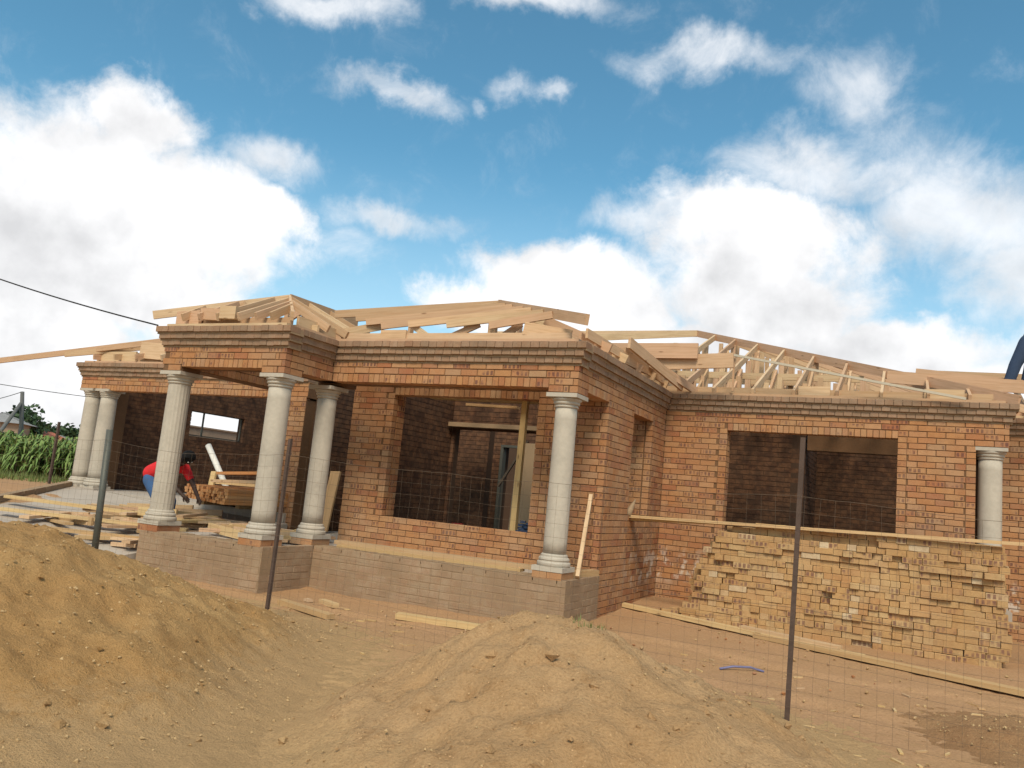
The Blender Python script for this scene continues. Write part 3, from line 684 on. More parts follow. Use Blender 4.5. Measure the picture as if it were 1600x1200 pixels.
for i, x in enumerate((-.25, -.85, -1.45, -2.05, -2.65, -3.25, -3.85, -4.4)):
    for y in (13.6, 14.5, 15.4, 16.2, 17.0):
        zz = roofz(x, y) - .05
        if zz - ZP > .22: timber('truss_web', (x + .04, y, ZP + .02), (x + .04, y + U(-.03, .03), zz), .038, .10, up=X)
    for y in (13.6, 15.4):
        z1 = roofz(x, y + .9) - .06
        if z1 - ZP > .5: timber('truss_web', (x + .08, y, ZP + .1), (x + .08, y + .9, z1), .038, .09)
for y in (14.6, 15.6, 16.8, 18.0): timber('ceiling_joist', (-8, y, 3.98), (XRE - (y - YR) + .1, y, 3.98 if y > 15 else 3.9), .038, .114)
for k in range(13):
    x = -4.5 + .33 * k
    for y in (14.05, 15.7, 17.2):
        zz = roofz(x, y) - .05
        if zz - ZP > .35: timber('truss_web', (x, y, ZP + .02), (x + U(-.03, .03), y + U(-.05, .05), zz), .038, .085, up=X)
for (x0, x1) in ((-1.4, -.95), (.3, .8)): timber('blocking', (x0, YR + .12, ZP + .10), (x1, YR + .12, ZP + .10), .03, .15)
# roof of the part that steps back on the right
for x in (1.0, 1.7, 2.4, 3.1): timber('rafter', (x, 14.0, 3.36), (x, 16.4, 4.3), .038, .114)
timber('ridge_board', (.2, 14.05, 3.92), (3.6, 14.0, 3.55), .038, .16); timber('tie_beam', (-.2, 13.6, 3.78), (3.4, 13.4, 3.52), .038, .19); timber('purlin', (0.3, 15.2, 4.12), (4, 15.0, 3.98), .05, .12)
# garage roof
timber('hip_rafter', (-12.9, 11.35, 3.80), (-15.2, 10.5, 3.40), .04, .114)
for x in (-14.5, -13.9, -13.3, -12.6, -11.9, -11.2, -10.5, -9.8): timber('rafter', (x, 10.62, ZP + .09), (x, 13.2, ZP + .09 + 1.05 * min(1, (x + 15.4) / 2.5)), .038, .114)
for y in (11.6, 12.8, 14, 15.2): timber('ceiling_joist', (-14.8, y, ZP + .07), (-9.1, y, ZP + .07), .038, .114)
timber('blocking', (-13.42, 10.82, 3.56), (-12.7, 10.8, 3.52), .05, .32); timber('blocking', (-14.6, 10.8, ZP + .12), (-13.5, 10.8, ZP + .14), .04, .2)

# loose timbers lying on the roof
def plank(name, label, cat, pts, w=.114, h=.038, m=PLANK, group=None, up=Z):
    mb = MB(); mb.beam(V(pts[0]), V(pts[1]), w, h, up); o = mb.build(name, m); tag(o, label, cat, group); return o
plank('plank', 'long pale plank projecting to the left off the garage roof frame', 'plank', [(-12.95, 10.93, 3.765), (-17.6, 10.35, 3.17)], .038, .114, PINE)
plank('rod', 'long thin pale rod leaning across the rafters of the right wing', 'rod', [(-2.33, 12.40, 3.87), (.80, 12.40, 3.29)], .034, .034, ROD)
plank('batten', 'short upright batten under the end of the lower roof beam', 'batten', [(-2.33, 12.47, 3.32), (-2.33, 12.47, 3.83)], .03, .03, PINE, up=Y)
plank('batten', 'short grey batten end lying on the peak of the middle roof', 'batten', [(-5.03, 10.2, 4.17), (-4.69, 10.0, 4.02)], .038, .038, STEEL)

# ------------------------------------------------------------------ things in and around the rooms
mb = MB(); dfr = tag(empty('door_frame', (-7.12, 15.25, .53)), 'grey steel door frame standing in the dark room behind the big window', 'door frame')
for x in (-.36, .36): mb = MB(); mb.box((x, 0, .93), X, Y, Z, .06, .16, 1.86); mb.build('jamb', STEEL, dfr)
mb = MB(); mb.box((0, 0, 1.89), X, Y, Z, .78, .16, .05); mb.build('head', STEEL, dfr)
dfr.location = (-7.12, 15.18, .53)
plank('prop', 'upright timber prop standing in the big window opening', 'prop', [(-4.68, 10.02, .955), (-4.68, 10.05, 2.75)], .08, .076, PLANK, up=Y)
for i, (a, b, w) in enumerate((((-6.35, 10.3, 2.77), (-4.4, 10.25, 2.75), .2), ((-5.9, 10.6, 2.72), (-5.0, 10.5, 2.69), .1), ((-5.3, 10.15, 2.76), (-4.4, 10.12, 2.74), .12))):
    timber('formwork_board', a, b, w, .038, PLANK)
plank('board', 'tan flat board standing upright at the right side of the big window room', 'board', [(-5.2, 11.3, .54), (-5.22, 11.45, 2.25)], .34, .03, BOARD, up=Y)
plank('plank', 'brown plank slanting down the wall behind the window prop', 'plank', [(-5.62, 12.3, 2.35), (-6.05, 12.2, 1.55)], .1, .03, BARK)
mb = MB()
for k in range(7): mb.box((-4.46 + .02 * k * (k % 2), 9.86 - .005 * k, .965 + .022 * k), Matrix.Rotation(.3 * k, 3, 'Z') @ X, Matrix.Rotation(.3 * k, 3, 'Z') @ Y, Z, .17 - .018 * k, .12 - .008 * k, .03)
tag(mb.build('bag', NAVY), 'crumpled dark blue bag on the sill of the big window', 'bag')
mb = MB(); mb.lathe((-7.55, 13.6, .54), [(.10, 0), (.13, .25), (.135, .26), (.12, .262)], 20); tag(mb.build('bucket', REDP, smooth=True), 'red bucket on the dark floor beside the door frame', 'bucket')
mb = MB(); mb.tube([(-3.40, 10.97, 1.30), (-3.38, 11.02, 1.37), (-3.35, 11.16, 1.53)], [.062, .045, .008], 14); tag(mb.build('mortar_lump', MORTG, smooth=True), 'grey pointed lump of mortar on the sill of the tall narrow window', 'mortar lump')
mb = MB(); mb.tube([(-11.1, 11.35, .9), (-11.9, 11.4, 1.83)], .055, 14); tag(mb.build('pipe', PVC, smooth=True), 'white plastic pipe leaning behind the timber stack in the garage', 'pipe')
wf = tag(empty('window_frame', (-14.7, 14.3, 2.1)), 'thin grey steel window frame in the garage side wall', 'window frame')
for (y, z, ly, lz) in ((-.82, .28, .03, .56), (-.38, .28, .035, .56), (.83, .28, .03, .56)): mb = MB(); mb.box((-.1, y, z), X, Y, Z, .03, ly, lz); mb.build('mullion', STEEL, wf)
mb = MB(); mb.box((-.1, 0, .012), X, Y, Z, .03, 1.66, .024); mb.box((-.1, 0, .565), X, Y, Z, .03, 1.66, .024); mb.build('rail', STEEL, wf)
mb = MB(); mb.box((-17.5, 17.6, 1.3), X, Y, Z, .22, 4.6, 2.3); mb.box((-17.5, 17.6, 2.47), X, Y, Z, .3, 4.7, .04); tag(mb.build('boundary_wall', WALLB), 'brown wall seen through the garage window', 'wall')
# leaning batten beside the porch column, planks on the porch edge
plank('batten', 'pale batten leaning beside the rightmost porch column', 'batten', [(-3.50, 9.72, 1.52), (-3.33, 9.0, .56)], .045, .06, PINE)
plank('plank', 'long plank lying along the edge of the middle porch, nearest the wall', 'plank', [(-6.72, 8.90, FL + .075), (-3.72, 9.02, FL + .075)], .15, .05)
plank('plank', 'long plank lying along the edge of the middle porch, under the other one', 'plank', [(-6.60, 8.80, FL + .037), (-4.0, 8.92, FL + .035)], .15, .035)
plank('plank', 'short plank lying on the porch end by the house corner', 'plank', [(-3.5, 8.96, FL + .045), (-3.39, 9.76, FL + .045)], .13, .07)
plank('plank', 'plank leaning in the entry behind the porch columns', 'plank', [(-8.72, 11.1, .53), (-8.78, 11.35, 1.55)], .2, .04, PLANK, up=Y)
# long planks from the slit window over the brick stack
plank('plank', 'long plank resting on top of the brick stack and the narrow window sill', 'plank', [(-3.42, 11.02, 1.29), (2.3, 10.95, 1.445)], .114, .038)
plank('plank', 'shorter plank under the long plank on the brick stack', 'plank', [(-3.45, 11.12, 1.245), (-1.3, 11.1, 1.355)], .114, .035)
# planks on the ground
def gplank(label, a, b, w=.114, h=.05, dz=0):
    za, zb = gh(*a), gh(*b); return plank('plank', label, 'plank', [(a[0], a[1], za + h / 2 + dz + .006), (b[0], b[1], zb + h / 2 + dz + .006)], w, h)
gplank('long plank lying on the ground in front of the brick stack', (-3.38, 11.0), (-.3, 10.02))
gplank('plank on the ground running out to the right past the brick stack', (-1.5, 10.36), (2.3, 8.86), .15)
gplank('short plank overlapping the long ones in front of the brick stack', (-1.7, 10.52), (-.55, 10.12), .12, .04, .05)
gplank('single plank on bare soil before the middle porch', (-4.85, 7.62), (-3.7, 7.96), .13, .06)
gplank('short plank on the soil beside the dark left fence post', (-6.1, 7.2), (-5.22, 6.95), .10, .05)
gplank('small offcut on the soil near the portico plinth', (-5.95, 7.72), (-5.62, 7.55), .08, .05)
gplank('tiny chip of wood on the soil near the portico plinth', (-6.15, 7.68), (-6.05, 7.64), .06, .03)
mb = MB(); mb.tube([(-1.47, 8.0, gh(-1.47, 8) + .012), (-1.36, 8.1, .03), (-1.22, 8.2, .03), (-1.10, 8.22, gh(-1.1, 8.2) + .012)], .011, 6); tag(mb.build('strap', STRAP, smooth=True), 'faded blue strap lying on the bare soil', 'strap')

# ------------------------------------------------------------------ brick stack: loose bricks
TOPZ = [(-2.62, .12), (-2.5, .2), (-2.42, .62), (-2.30, .96), (-2.08, 1.26), (-1.75, 1.30), (-1.5, 1.36), (0, 1.37), (1.22, 1.35), (1.3, 1.3)]
def stack_top(x):
    for (a, za), (b, zb) in zip(TOPZ, TOPZ[1:]):
        if a <= x <= b: return za + (zb - za) * (x - a) / (b - a)
    return 0
BH = .0755; STK = []
bs_l = [brick_mesh('loose_brick', STACKB, .222, .106, .073, .004), brick_mesh('loose_brick', STACKB, .106, .222, .073, .004)]
y0s = 10.98
nrow = 19
for r in range(nrow):
    z = .004 + BH * (r + .5) ; x = -2.60 + U(-.05, .05)
    lean = .03 * fbm(r * .4, 2.2)
    while x < 1.10:
        run_header = fbm(x * .9 + 3, r * .35, 5) > -.08
        l = .106 if (run_header or rnd() < .12) else .222
        xc = x + l / 2
        if z + BH / 2 < stack_top(xc) + .03 and z + BH/2 < stack_top(xc - l*.4) + .06:
            yy = y0s + lean + .03 * fbm(x * 1.0, r * .4, 9) + U(-.007, .007)
            if rnd() < .045: yy -= U(.015, .045)
            if rnd() < .025: yy += U(.03, .07)
            if xc < -1.9 and rnd() < .35: yy += U(-.06, .05)
            if r >= nrow - 3 and xc < -.2: yy += .07
            STK.append((xc, yy, z + .012 * (xc + .6) * -.3 + U(-.002, .002), l, U(-.022, .022) if rnd() < .9 else U(-.12, .12)))
        x += l + U(.001, .006)
rows_ = {}
for q in sorted(STK, key=lambda q: q[0]): rows_.setdefault(round((q[2] - .004 + .0036 * (q[0] + .6)) / BH - .5), []).append(q)
PLACE = {id(q): (rw + 1, i + 1) for rw, l in rows_.items() for i, q in enumerate(l)}
def nth(n): return str(n) + ('th' if 10 <= n % 100 <= 20 else {1: 'st', 2: 'nd', 3: 'rd'}.get(n % 10, 'th'))
random.shuffle(STK)
G = 'loose bricks in the face of the stack'
for i, q_ in enumerate(STK):
    x, y, z, l, a = q_; hd = l < .15; pr_ = PLACE[id(q_)]
    if i < 300:
        o = add('loose_brick', bs_l[1 if hd else 0])
        o.matrix_world = Matrix.Translation((x, y + (.111 if hd else .053), z)) @ Matrix.Rotation(a, 4, 'Z') @ Matrix.Rotation(U(-.015, .015), 4, 'Y')
        tag(o, 'tan brick laid %s, %s from the left in the %s course of the stack' % ('end-on' if hd else 'lengthwise', nth(pr_[1]), nth(pr_[0])), 'brick', G)
mb = MB()
for (x, y, z, l, a) in STK[300:]:
    d = .222 if l < .15 else .106; ca, sa = math.cos(a), math.sin(a)
    mb.box((x, y + d / 2, z), V((ca, sa, 0)), V((-sa, ca, 0)), Z, l, d, .073)
for r in range(nrow):      # bricks behind the face, sides and top
    z = .004 + BH * (r + .5)
    for q in range(4):
        x = -2.55 + U(0, .1) + q * .04
        while x < 1.0:
            if z + BH / 2 < stack_top(x + .11) + .02: mb.box((x + .111, y0s + .36 + q * .235, z + U(-.002, .002)), X, Y, Z, .222, .222, .0735)
            x += .228
o = mb.build('brick_stack', STACKB, kind='stuff'); tag(o, 'tall stack of loose tan bricks on the soil in front of the right wing', 'brick stack')
# a few fallen ones at the foot
for (x, y, a, lab) in ((-2.72, 10.95, .5, 'loose brick fallen at the left foot of the brick stack'), (-2.66, 11.15, 1.3, 'loose brick behind the fallen one at the left foot of the stack')):
    o = add('loose_brick', bs_l[0]); o.matrix_world = Matrix.Translation((x, y, gh(x, y) + .04)) @ Matrix.Rotation(a, 4, 'Z'); tag(o, lab, 'brick', 'fallen bricks')

# ------------------------------------------------------------------ timber heap and batten stack under the portico and garage
bt = MB(); bt.beam((0, -1.2, 0), (0, 1.2, 0), .048, .044); btm = bt.mesh('batten', ORANGE)
n = 0
for r in range(5):
    for i in range(34):
        if r == 4 and i % 3: continue
        x = -10.95 + i * .052 + U(-.006, .006) ; y = 11.35 + (i * -.025) + U(-.05, .05)
        o = add('batten', btm); o.matrix_world = Matrix.Translation((x, y, .905 + r * .047)) @ Matrix.Rotation(U(-.02, .02), 4, 'Z')
        n_ = i + 1 if r < 4 else i // 3 + 1; tag(o, 'orange batten end, %s from the left in the %s row of the stack from below' % (nth(n_), nth(r + 1)), 'batten', 'orange battens stacked under the garage beam')
for i, x in enumerate((-10.7, -9.9, -9.4)):
    plank('bearer', ['left bearer under the orange batten stack', 'middle bearer under the orange batten stack', 'right bearer under the orange batten stack'][i], 'bearer', [(x, 10.3, .83), (x + .02, 12.2, .83)], .09, .09, PLANK)
tops = [((-10.55, 10.35, 1.20), (-9.1, 10.2, 1.27)), ((-10.8, 10.7, 1.17), (-9.3, 10.9, 1.19)), ((-11.0, 10.9, 1.33), (-9.5, 10.6, 1.42)), ((-10.6, 11.2, 1.20), (-9.2, 11.0, 1.30))]
tl = ['lowest plank laid across the front of the batten stack', 'plank laid across the middle of the batten stack', 'raised orange plank over the batten stack', 'plank at the back on top of the batten stack']
for (a, b), l in zip(tops, tl): plank('plank', l, 'plank', [a, b], .15, .05, ORANGE if 'orange' in l else PLANK)
plank('plank', 'stub of plank leaning against the garage side of the batten stack', 'plank', [(-11.5, 11.2, .82), (-11.55, 11.3, 1.35)], .12, .04, PLANK, up=Y)
OFFC = []
for i in range(95):
    left = i < 60
    if left: x, y = U(-11.6, -9.25), U(7.5, 9.9)
    else: x, y = U(-8.6, -7.3), U(8.15, 9.5)
    if left and x + (y - 7.4) * .6 < -11.0: x = U(-10.3, -9.3)
    L = U(.3, 1.3) if left else U(.3, .9); a = U(-.6, .6) + (.15 if rnd() < .7 else 1.4)
    base = ramp_z(x, y) if left else FL
    d = math.hypot((x + 9.7) / 1.3, (y - 8.8) / 1.2) if left else math.hypot((x + 8.1) / .7, (y - 9.0) / .6)
    z = base + .03 + (.28 if left else .16) * rnd() * max(0, 1 - d)
    dx = V((math.cos(a), math.sin(a), 0)) * L / 2; t = U(-.05, .07) * L
    if left and x + abs(dx.x) > -9.1: x = -9.1 - abs(dx.x)
    if not left: x = min(max(x, -8.55 + abs(dx.x)), -7.35); y = max(y, 8.2 + abs(dx.y))
    p = V((x, y, z)); w, h = random.choice(((.038, .114), (.114, .038), (.05, .05), (.15, .038)))
    lab = 'scrap timber offcut in the untidy heap left of the portico' if left else 'scrap timber offcut on the portico floor between the front columns'
    OFFC.append((left, x * .9 + y * .43, L, plank('offcut', lab, 'offcut', [p - dx + Z * (.02 + max(0, -t)), p + dx + Z * (.02 + max(0, t))], w, h, PLANK if rnd() < .6 else PINE, 'timber offcuts left of the portico' if left else 'timber offcuts on the portico floor')))
for lf in (True, False):
    for n_, (l_, x_, L_, o) in enumerate(sorted([q for q in OFFC if q[0] == lf], key=lambda q: q[1])):
        o['label'] = '%s timber offcut, %s from the left %s' % ('long' if L_ > .9 else 'short' if L_ < .5 else 'middling', nth(n_ + 1), 'in the untidy heap left of the portico' if lf else 'on the portico floor behind the front plinth')
plank('plank', 'long plank lying across the concrete driveway, upper one', 'plank', [(-12.3, 7.95, .70), (-9.3, 9.2, .60)], .15, .045)
plank('plank', 'long plank lying across the concrete driveway, lower one', 'plank', [(-11.4, 7.3, .58), (-9.25, 8.7, .50)], .15, .045)
plank('plank', 'plank on the driveway under the edge of the offcut heap', 'plank', [(-10.4, 7.25, .42), (-9.2, 8.0, .38)], .12, .045)

# ------------------------------------------------------------------ soil heaps
def heap(name, m, c, h, fr, label, res=190, size=3.4, rough=1.0, seed=0, bites=()):
    c = V((*c, 0)); step = 2 * size / res; vs = []; keep = []
    R2, F2 = V((CR.x, CR.y)).normalized(), V((CF.x, CF.y)).normalized()
    for j in range(res + 1):
        for i in range(res + 1):
            x, y = c.x - size + i * step, c.y - size + j * step
            d = V((x - c.x, y - c.y)); a, b = d.dot(R2), d.dot(F2)
            rr = fr(math.atan2(b, a)); t = math.hypot(a, b) / rr
            t *= 1 + .10 * fbm(x * .9 + seed, y * .9, seed) 
            prof = .05 * math.log(1 + math.exp(max(-40, min(40, (1 - t) / .05)))) - .0006; prof *= max(0, prof) ** .12 if prof > 0 else 1
            prof = prof * (1 - .18 * math.exp(-(t / .18) ** 2)) if t < 1.25 else -.25 * (t - 1.25)
            foot = sst((1.05 - t) / .35)
            z = h * prof + rough * foot * (.075 * fbm(x * 1.5, y * 1.5, seed) + .045 * abs(fbm(x * 3.2, y * 3.2, seed + 3)) + .020 * fbm(x * 8, y * 8, seed + 4) + .012 * fbm(x * 20, y * 20, seed + 5, 3))
            for (bx, by, br, bd) in bites:
                q = math.hypot(x - bx, y - by) / br * (1 + .35 * fbm(x * 3, y * 3, seed + 9))
                if q < 1: z -= bd * (1 - q ** 5) * sst((1.02 - q) / .18)
            vs.append((x, y, max(gh(x, y) - .05, gh(x, y) + z if c.x > -5 else z + min(gh(x, y), .35) )))
    n = res + 1
    f = [(j * n + i, j * n + i + 1, (j + 1) * n + i + 1, (j + 1) * n + i) for j in range(res) for i in range(res)]
    f = [q for q in f if max(vs[k][2] - gh(vs[k][0], vs[k][1]) for k in q) > -.03]
    used = sorted({k for q in f for k in q}); mp = {k: i for i, k in enumerate(used)}
    me = bpy.data.meshes.new(name); me.from_pydata([vs[k] for k in used], [], [tuple(mp[k] for k in q) for q in f]); me.materials.append(m)
    me.polygons.foreach_set('use_smooth', [True] * len(f)); me.update()
    return tag(add(name, me), label, 'soil heap'), [vs[k] for k in used]
def ang(pairs):
    pairs = sorted(pairs)
    def fr(a):
        a = math.degrees(a) % 360
        P = [(p[0] - 360, p[1]) for p in pairs[-1:]] + pairs + [(p[0] + 360, p[1]) for p in pairs[:1]]
        for (a0, r0), (a1, r1) in zip(P, P[1:]):
            if a0 <= a <= a1: return r0 + (r1 - r0) * sst((a - a0) / (a1 - a0))
        return pairs[0][1]
    return fr
h1, v1 = heap('sand_heap', SANDM, (-1.93, 4.66), .84, ang([(0, 2.0), (45, 2.0), (90, 1.7), (150, 1.5), (180, 1.42), (230, 1.6), (270, 2.2), (320, 2.4)]), 'sandy brown soil heap in the centre foreground before the fence', seed=1, bites=((-2.15, 4.22, .34, .07), (-1.72, 3.95, .30, .05), (-1.62, 4.42, .2, .035), (-2.55, 4.2, .22, .04), (-1.2, 4.75, .3, .04)))
h2, v2 = heap('soil_heap', GRAVM, (-6.1, 3.75), 1.10, ang([(0, 2.55), (45, 2.75), (90, 3.0), (150, 3.0), (180, 3), (270, 3), (320, 2.75)]), 'large stony brown soil heap in the left foreground', seed=7, bites=((-4.6, 3.6, .4, .05), (-5.1, 4.3, .35, .04), (-4.1, 3.3, .3, .04)))
h3, v3 = heap('gravel_heap', REDGRAV, (1.0, 7.2), .19, ang([(0, .9), (90, .75), (180, .75), (270, .8)]), 'low reddish gravel heap at the right edge of the foreground', 60, 1.1, .6, seed=12)
def pebbles(name, vs, n, r0, r1, label, m=PEB):
    mb = MB(); ok = [v for v in vs if v[2] > gh(v[0], v[1]) + .01]
    for k in range(n):
        p = V(random.choice(ok)); r = r0 + (r1 - r0) * rnd() ** 5; b = len(mb.v)
        p += V((U(-.03, .03), U(-.03, .03), r * .15))
        q = Matrix.Rotation(U(0, 6), 3, 'Z') @ Matrix.Rotation(U(0, 6), 3, 'X')
        oct_ = [V((1, 0, 0)), V((-1, 0, 0)), V((0, .8, 0)), V((0, -.8, 0)), V((0, 0, .65)), V((0, 0, -.65)), V((.55, .5, .45)), V((-.5, -.5, .5))]
        for v in oct_[:6]: mb.v.append(p + q @ (v * r * U(.75, 1.2)))
        for t in ((0, 2, 4), (2, 1, 4), (1, 3, 4), (3, 0, 4), (2, 0, 5), (1, 2, 5), (3, 1, 5), (0, 3, 5)): mb.f.append(tuple(b + i for i in t)); mb.uv.append([(0, 0)] * 3)
    o = mb.build(name, m, kind='stuff'); tag(o, label, name.replace('_', ' ')); return o
pebbles('pebbles', v2, 9000, .0025, .017, 'small stones scattered over the left soil heap')
pebbles('pebbles', v1, 1500, .003, .014, 'small stones scattered over the central sand heap')
pebbles('clods', v2, 420, .012, .05, 'crumbly clods of soil on the left soil heap', GRAVM)
pebbles('clods', v1, 420, .010, .045, 'crumbly clods of soil on the central sand heap', SANDM)
pebbles('pebbles', v3, 700, .005, .02, 'small stones on the low gravel heap at the right')
gv = [(U(-8, 3), U(4.2, 10.5)) for _ in range(1500)]
gv = [(x, y, gh(x, y) + .011) for x, y in gv if not (y > 7.5 and x < -3.2) and not (x < -6)]
pebbles('clods', gv, 260, .008, .03, 'small clods of earth on the bare soil in front of the house', SANDM)
pebbles('brick_bits', [v for v in gv if v[0] > -3.2 and v[1] > 7], 60, .008, .03, 'small broken brick bits on the soil near the brick stack', FACE)
pebbles('pebbles', gv, 700, .004, .02, 'small stones scattered over the bare soil in front of the house')
mb = MB()
for k in range(150):
    x, y = U(-6.6, 1.5), U(5.2, 8.4)
    if x < -3.2 and y > 8.2 : continue
    if x < -6.2 and y > 7.3: continue
    a = U(0, 6); mb.box((x, y, gh(x, y) + .006), V((math.cos(a), math.sin(a), 0)), V((-math.sin(a), math.cos(a), 0)), Z, U(.02, .12), U(.008, .025), .012)
tag(mb.build('wood_chips', PLANK, kind='stuff'), 'small wood chips scattered over the soil in front of the house', 'wood chips')
mb = MB()
for k in range(46):
    x, y = -1.72 + U(-.1, .14), 4.86 + U(-.06, .1); z = .70; a = U(0, 6); l = U(.02, .05)
    zz = min(v1, key=lambda q: (q[0] - x) ** 2 + (q[1] - y) ** 2)[2]
    d = V((math.cos(a) * .4, math.sin(a) * .4, 1)) * l; s = V((-math.sin(a), math.cos(a), 0)) * .003
    mb.face([(x - s.x, y - s.y, zz), (x + s.x, y + s.y, zz), V((x, y, zz)) + d])
tag(mb.build('grass', GRASS, kind='stuff'), 'tiny tuft of grass on top of the central sand heap', 'grass')

# ------------------------------------------------------------------ fence
YF = 6.3
FE = tag(empty('wire_fence', (-3, YF, 0)), 'low wire mesh fence on dark steel posts in front of the house', 'fence')
FE.matrix_world = Matrix.Identity(4)
def fpost(x, y, z0, z1, r, m, lean=0, label=None):
    mb = MB(); mb.box((x + lean / 2, y, (z0 + z1) / 2), V((1, 0, 0)), Y, V((lean / (z1 - z0), 0, 1)), r, r, z1 - z0); o = mb.build('post', m, FE)
    if label: o['label'] = label
    return o
fpost(-.675, YF, -.1, 2.06, .033, RUST, .03, 'dark rusty fence post right of centre'); fpost(-5.50, YF, -.1, 1.79, .031, RUST, .02, 'dark rusty fence post left of centre')
mb = MB(); mb.tube([(-8.04, YF, .1), (-8.12, YF, 1.75)], .037, 14); o = mb.build('post', STEEL, FE, smooth=True); o['label'] = 'thick grey steel fence post at the left'
fpost(3.9, YF, -.1, 2.0, .045, RUST); fpost(-12.6, YF, .1, 1.9, .042, RUST)
mb = MB()
def sag(x): 
    a, b = ((-12.6, -8.08), (-8.08, -5.49), (-5.49, -.67), (-.67, 3.9))[0 if x < -8.08 else 1 if x < -5.49 else 2 if x < -.67 else 3]
    t = (x - a) / (b - a); return -4 * t * (1 - t)
def wirept(x, f): return V((x, YF - .03 + .02 * fbm(x * .8, f * 3, 4), gh(x, YF) * .3 + .03 + f * 1.60 + (.05 * f + .02) * sag(x) + .015 * fbm(x * 1.2, f * 2, 8)))
xs = [-12.5 + .1025 * i for i in range(int(16.3 / .1025))]
for k in range(15):
    f = k / 14; r = .0014 if k in (7, 14) else .0008
    mb.tube([wirept(x, f) for x in xs], r, 4, False)
for i, x in enumerate(xs):
    mb.tube([wirept(x + .012 * fbm(x * 3, q, 2), q / 6) for q in range(7)], .0008, 4, False)
mb.build('wire_mesh', WIRE, FE, kind='stuff')

# ------------------------------------------------------------------ people
def skinned(name, pts, edges, m, parent, sub=2):
    """pts: list of (pos, radius) with pos 0 the root; one continuous skin-modifier surface"""
    bm_ = bmesh.new(); ly = bm_.verts.layers.skin.verify(); vs_ = []
    for i, p in enumerate(pts):
        v = bm_.verts.new(p[0]); v[ly].radius = (p[1], p[1]); v[ly].use_root = i == 0; vs_.append(v)
    for e in edges: bm_.edges.new((vs_[e[0]], vs_[e[1]]))
    me = bpy.data.meshes.new(name); bm_.to_mesh(me); bm_.free(); me.materials.append(m)
    o = add(name, me, parent)
    a = o.modifiers.new('skin', 'SKIN'); a.use_smooth_shade = True
    b = o.modifiers.new('sub', 'SUBSURF'); b.levels = sub; b.render_levels = sub
    return o
def fused(name, caps, m, parent, vox=.02):
    """one continuous surface: tapered capsules joined by a voxel remesh and smoothed"""
    mb = MB()
    for (p, q, r0, r1) in caps:
        p, q = V(p), V(q); d = (q - p); L = d.length; d = d / L if L > 1e-6 else Z
        pts, rad = [], []
        for k in range(5): t = math.pi / 2 * (1 - k / 4); pts.append(p - d * r0 * math.sin(t)); rad.append(max(.002, r0 * math.cos(t)))
        for k in range(1, 5): t = math.pi / 2 * k / 4; pts.append(q + d * r1 * math.sin(t)); rad.append(max(.002, r1 * math.cos(t)))
        pts.insert(5, p.lerp(q, .999)); rad.insert(5, r1)
        mb.tube(pts, rad, 14)
    o = mb.build(name, m, parent, True)
    a = o.modifiers.new('fuse', 'REMESH'); a.mode = 'VOXEL'; a.voxel_size = vox; a.use_smooth_shade = True
    b = o.modifiers.new('soften', 'SMOOTH'); b.iterations = 6; b.factor = .5
    return o
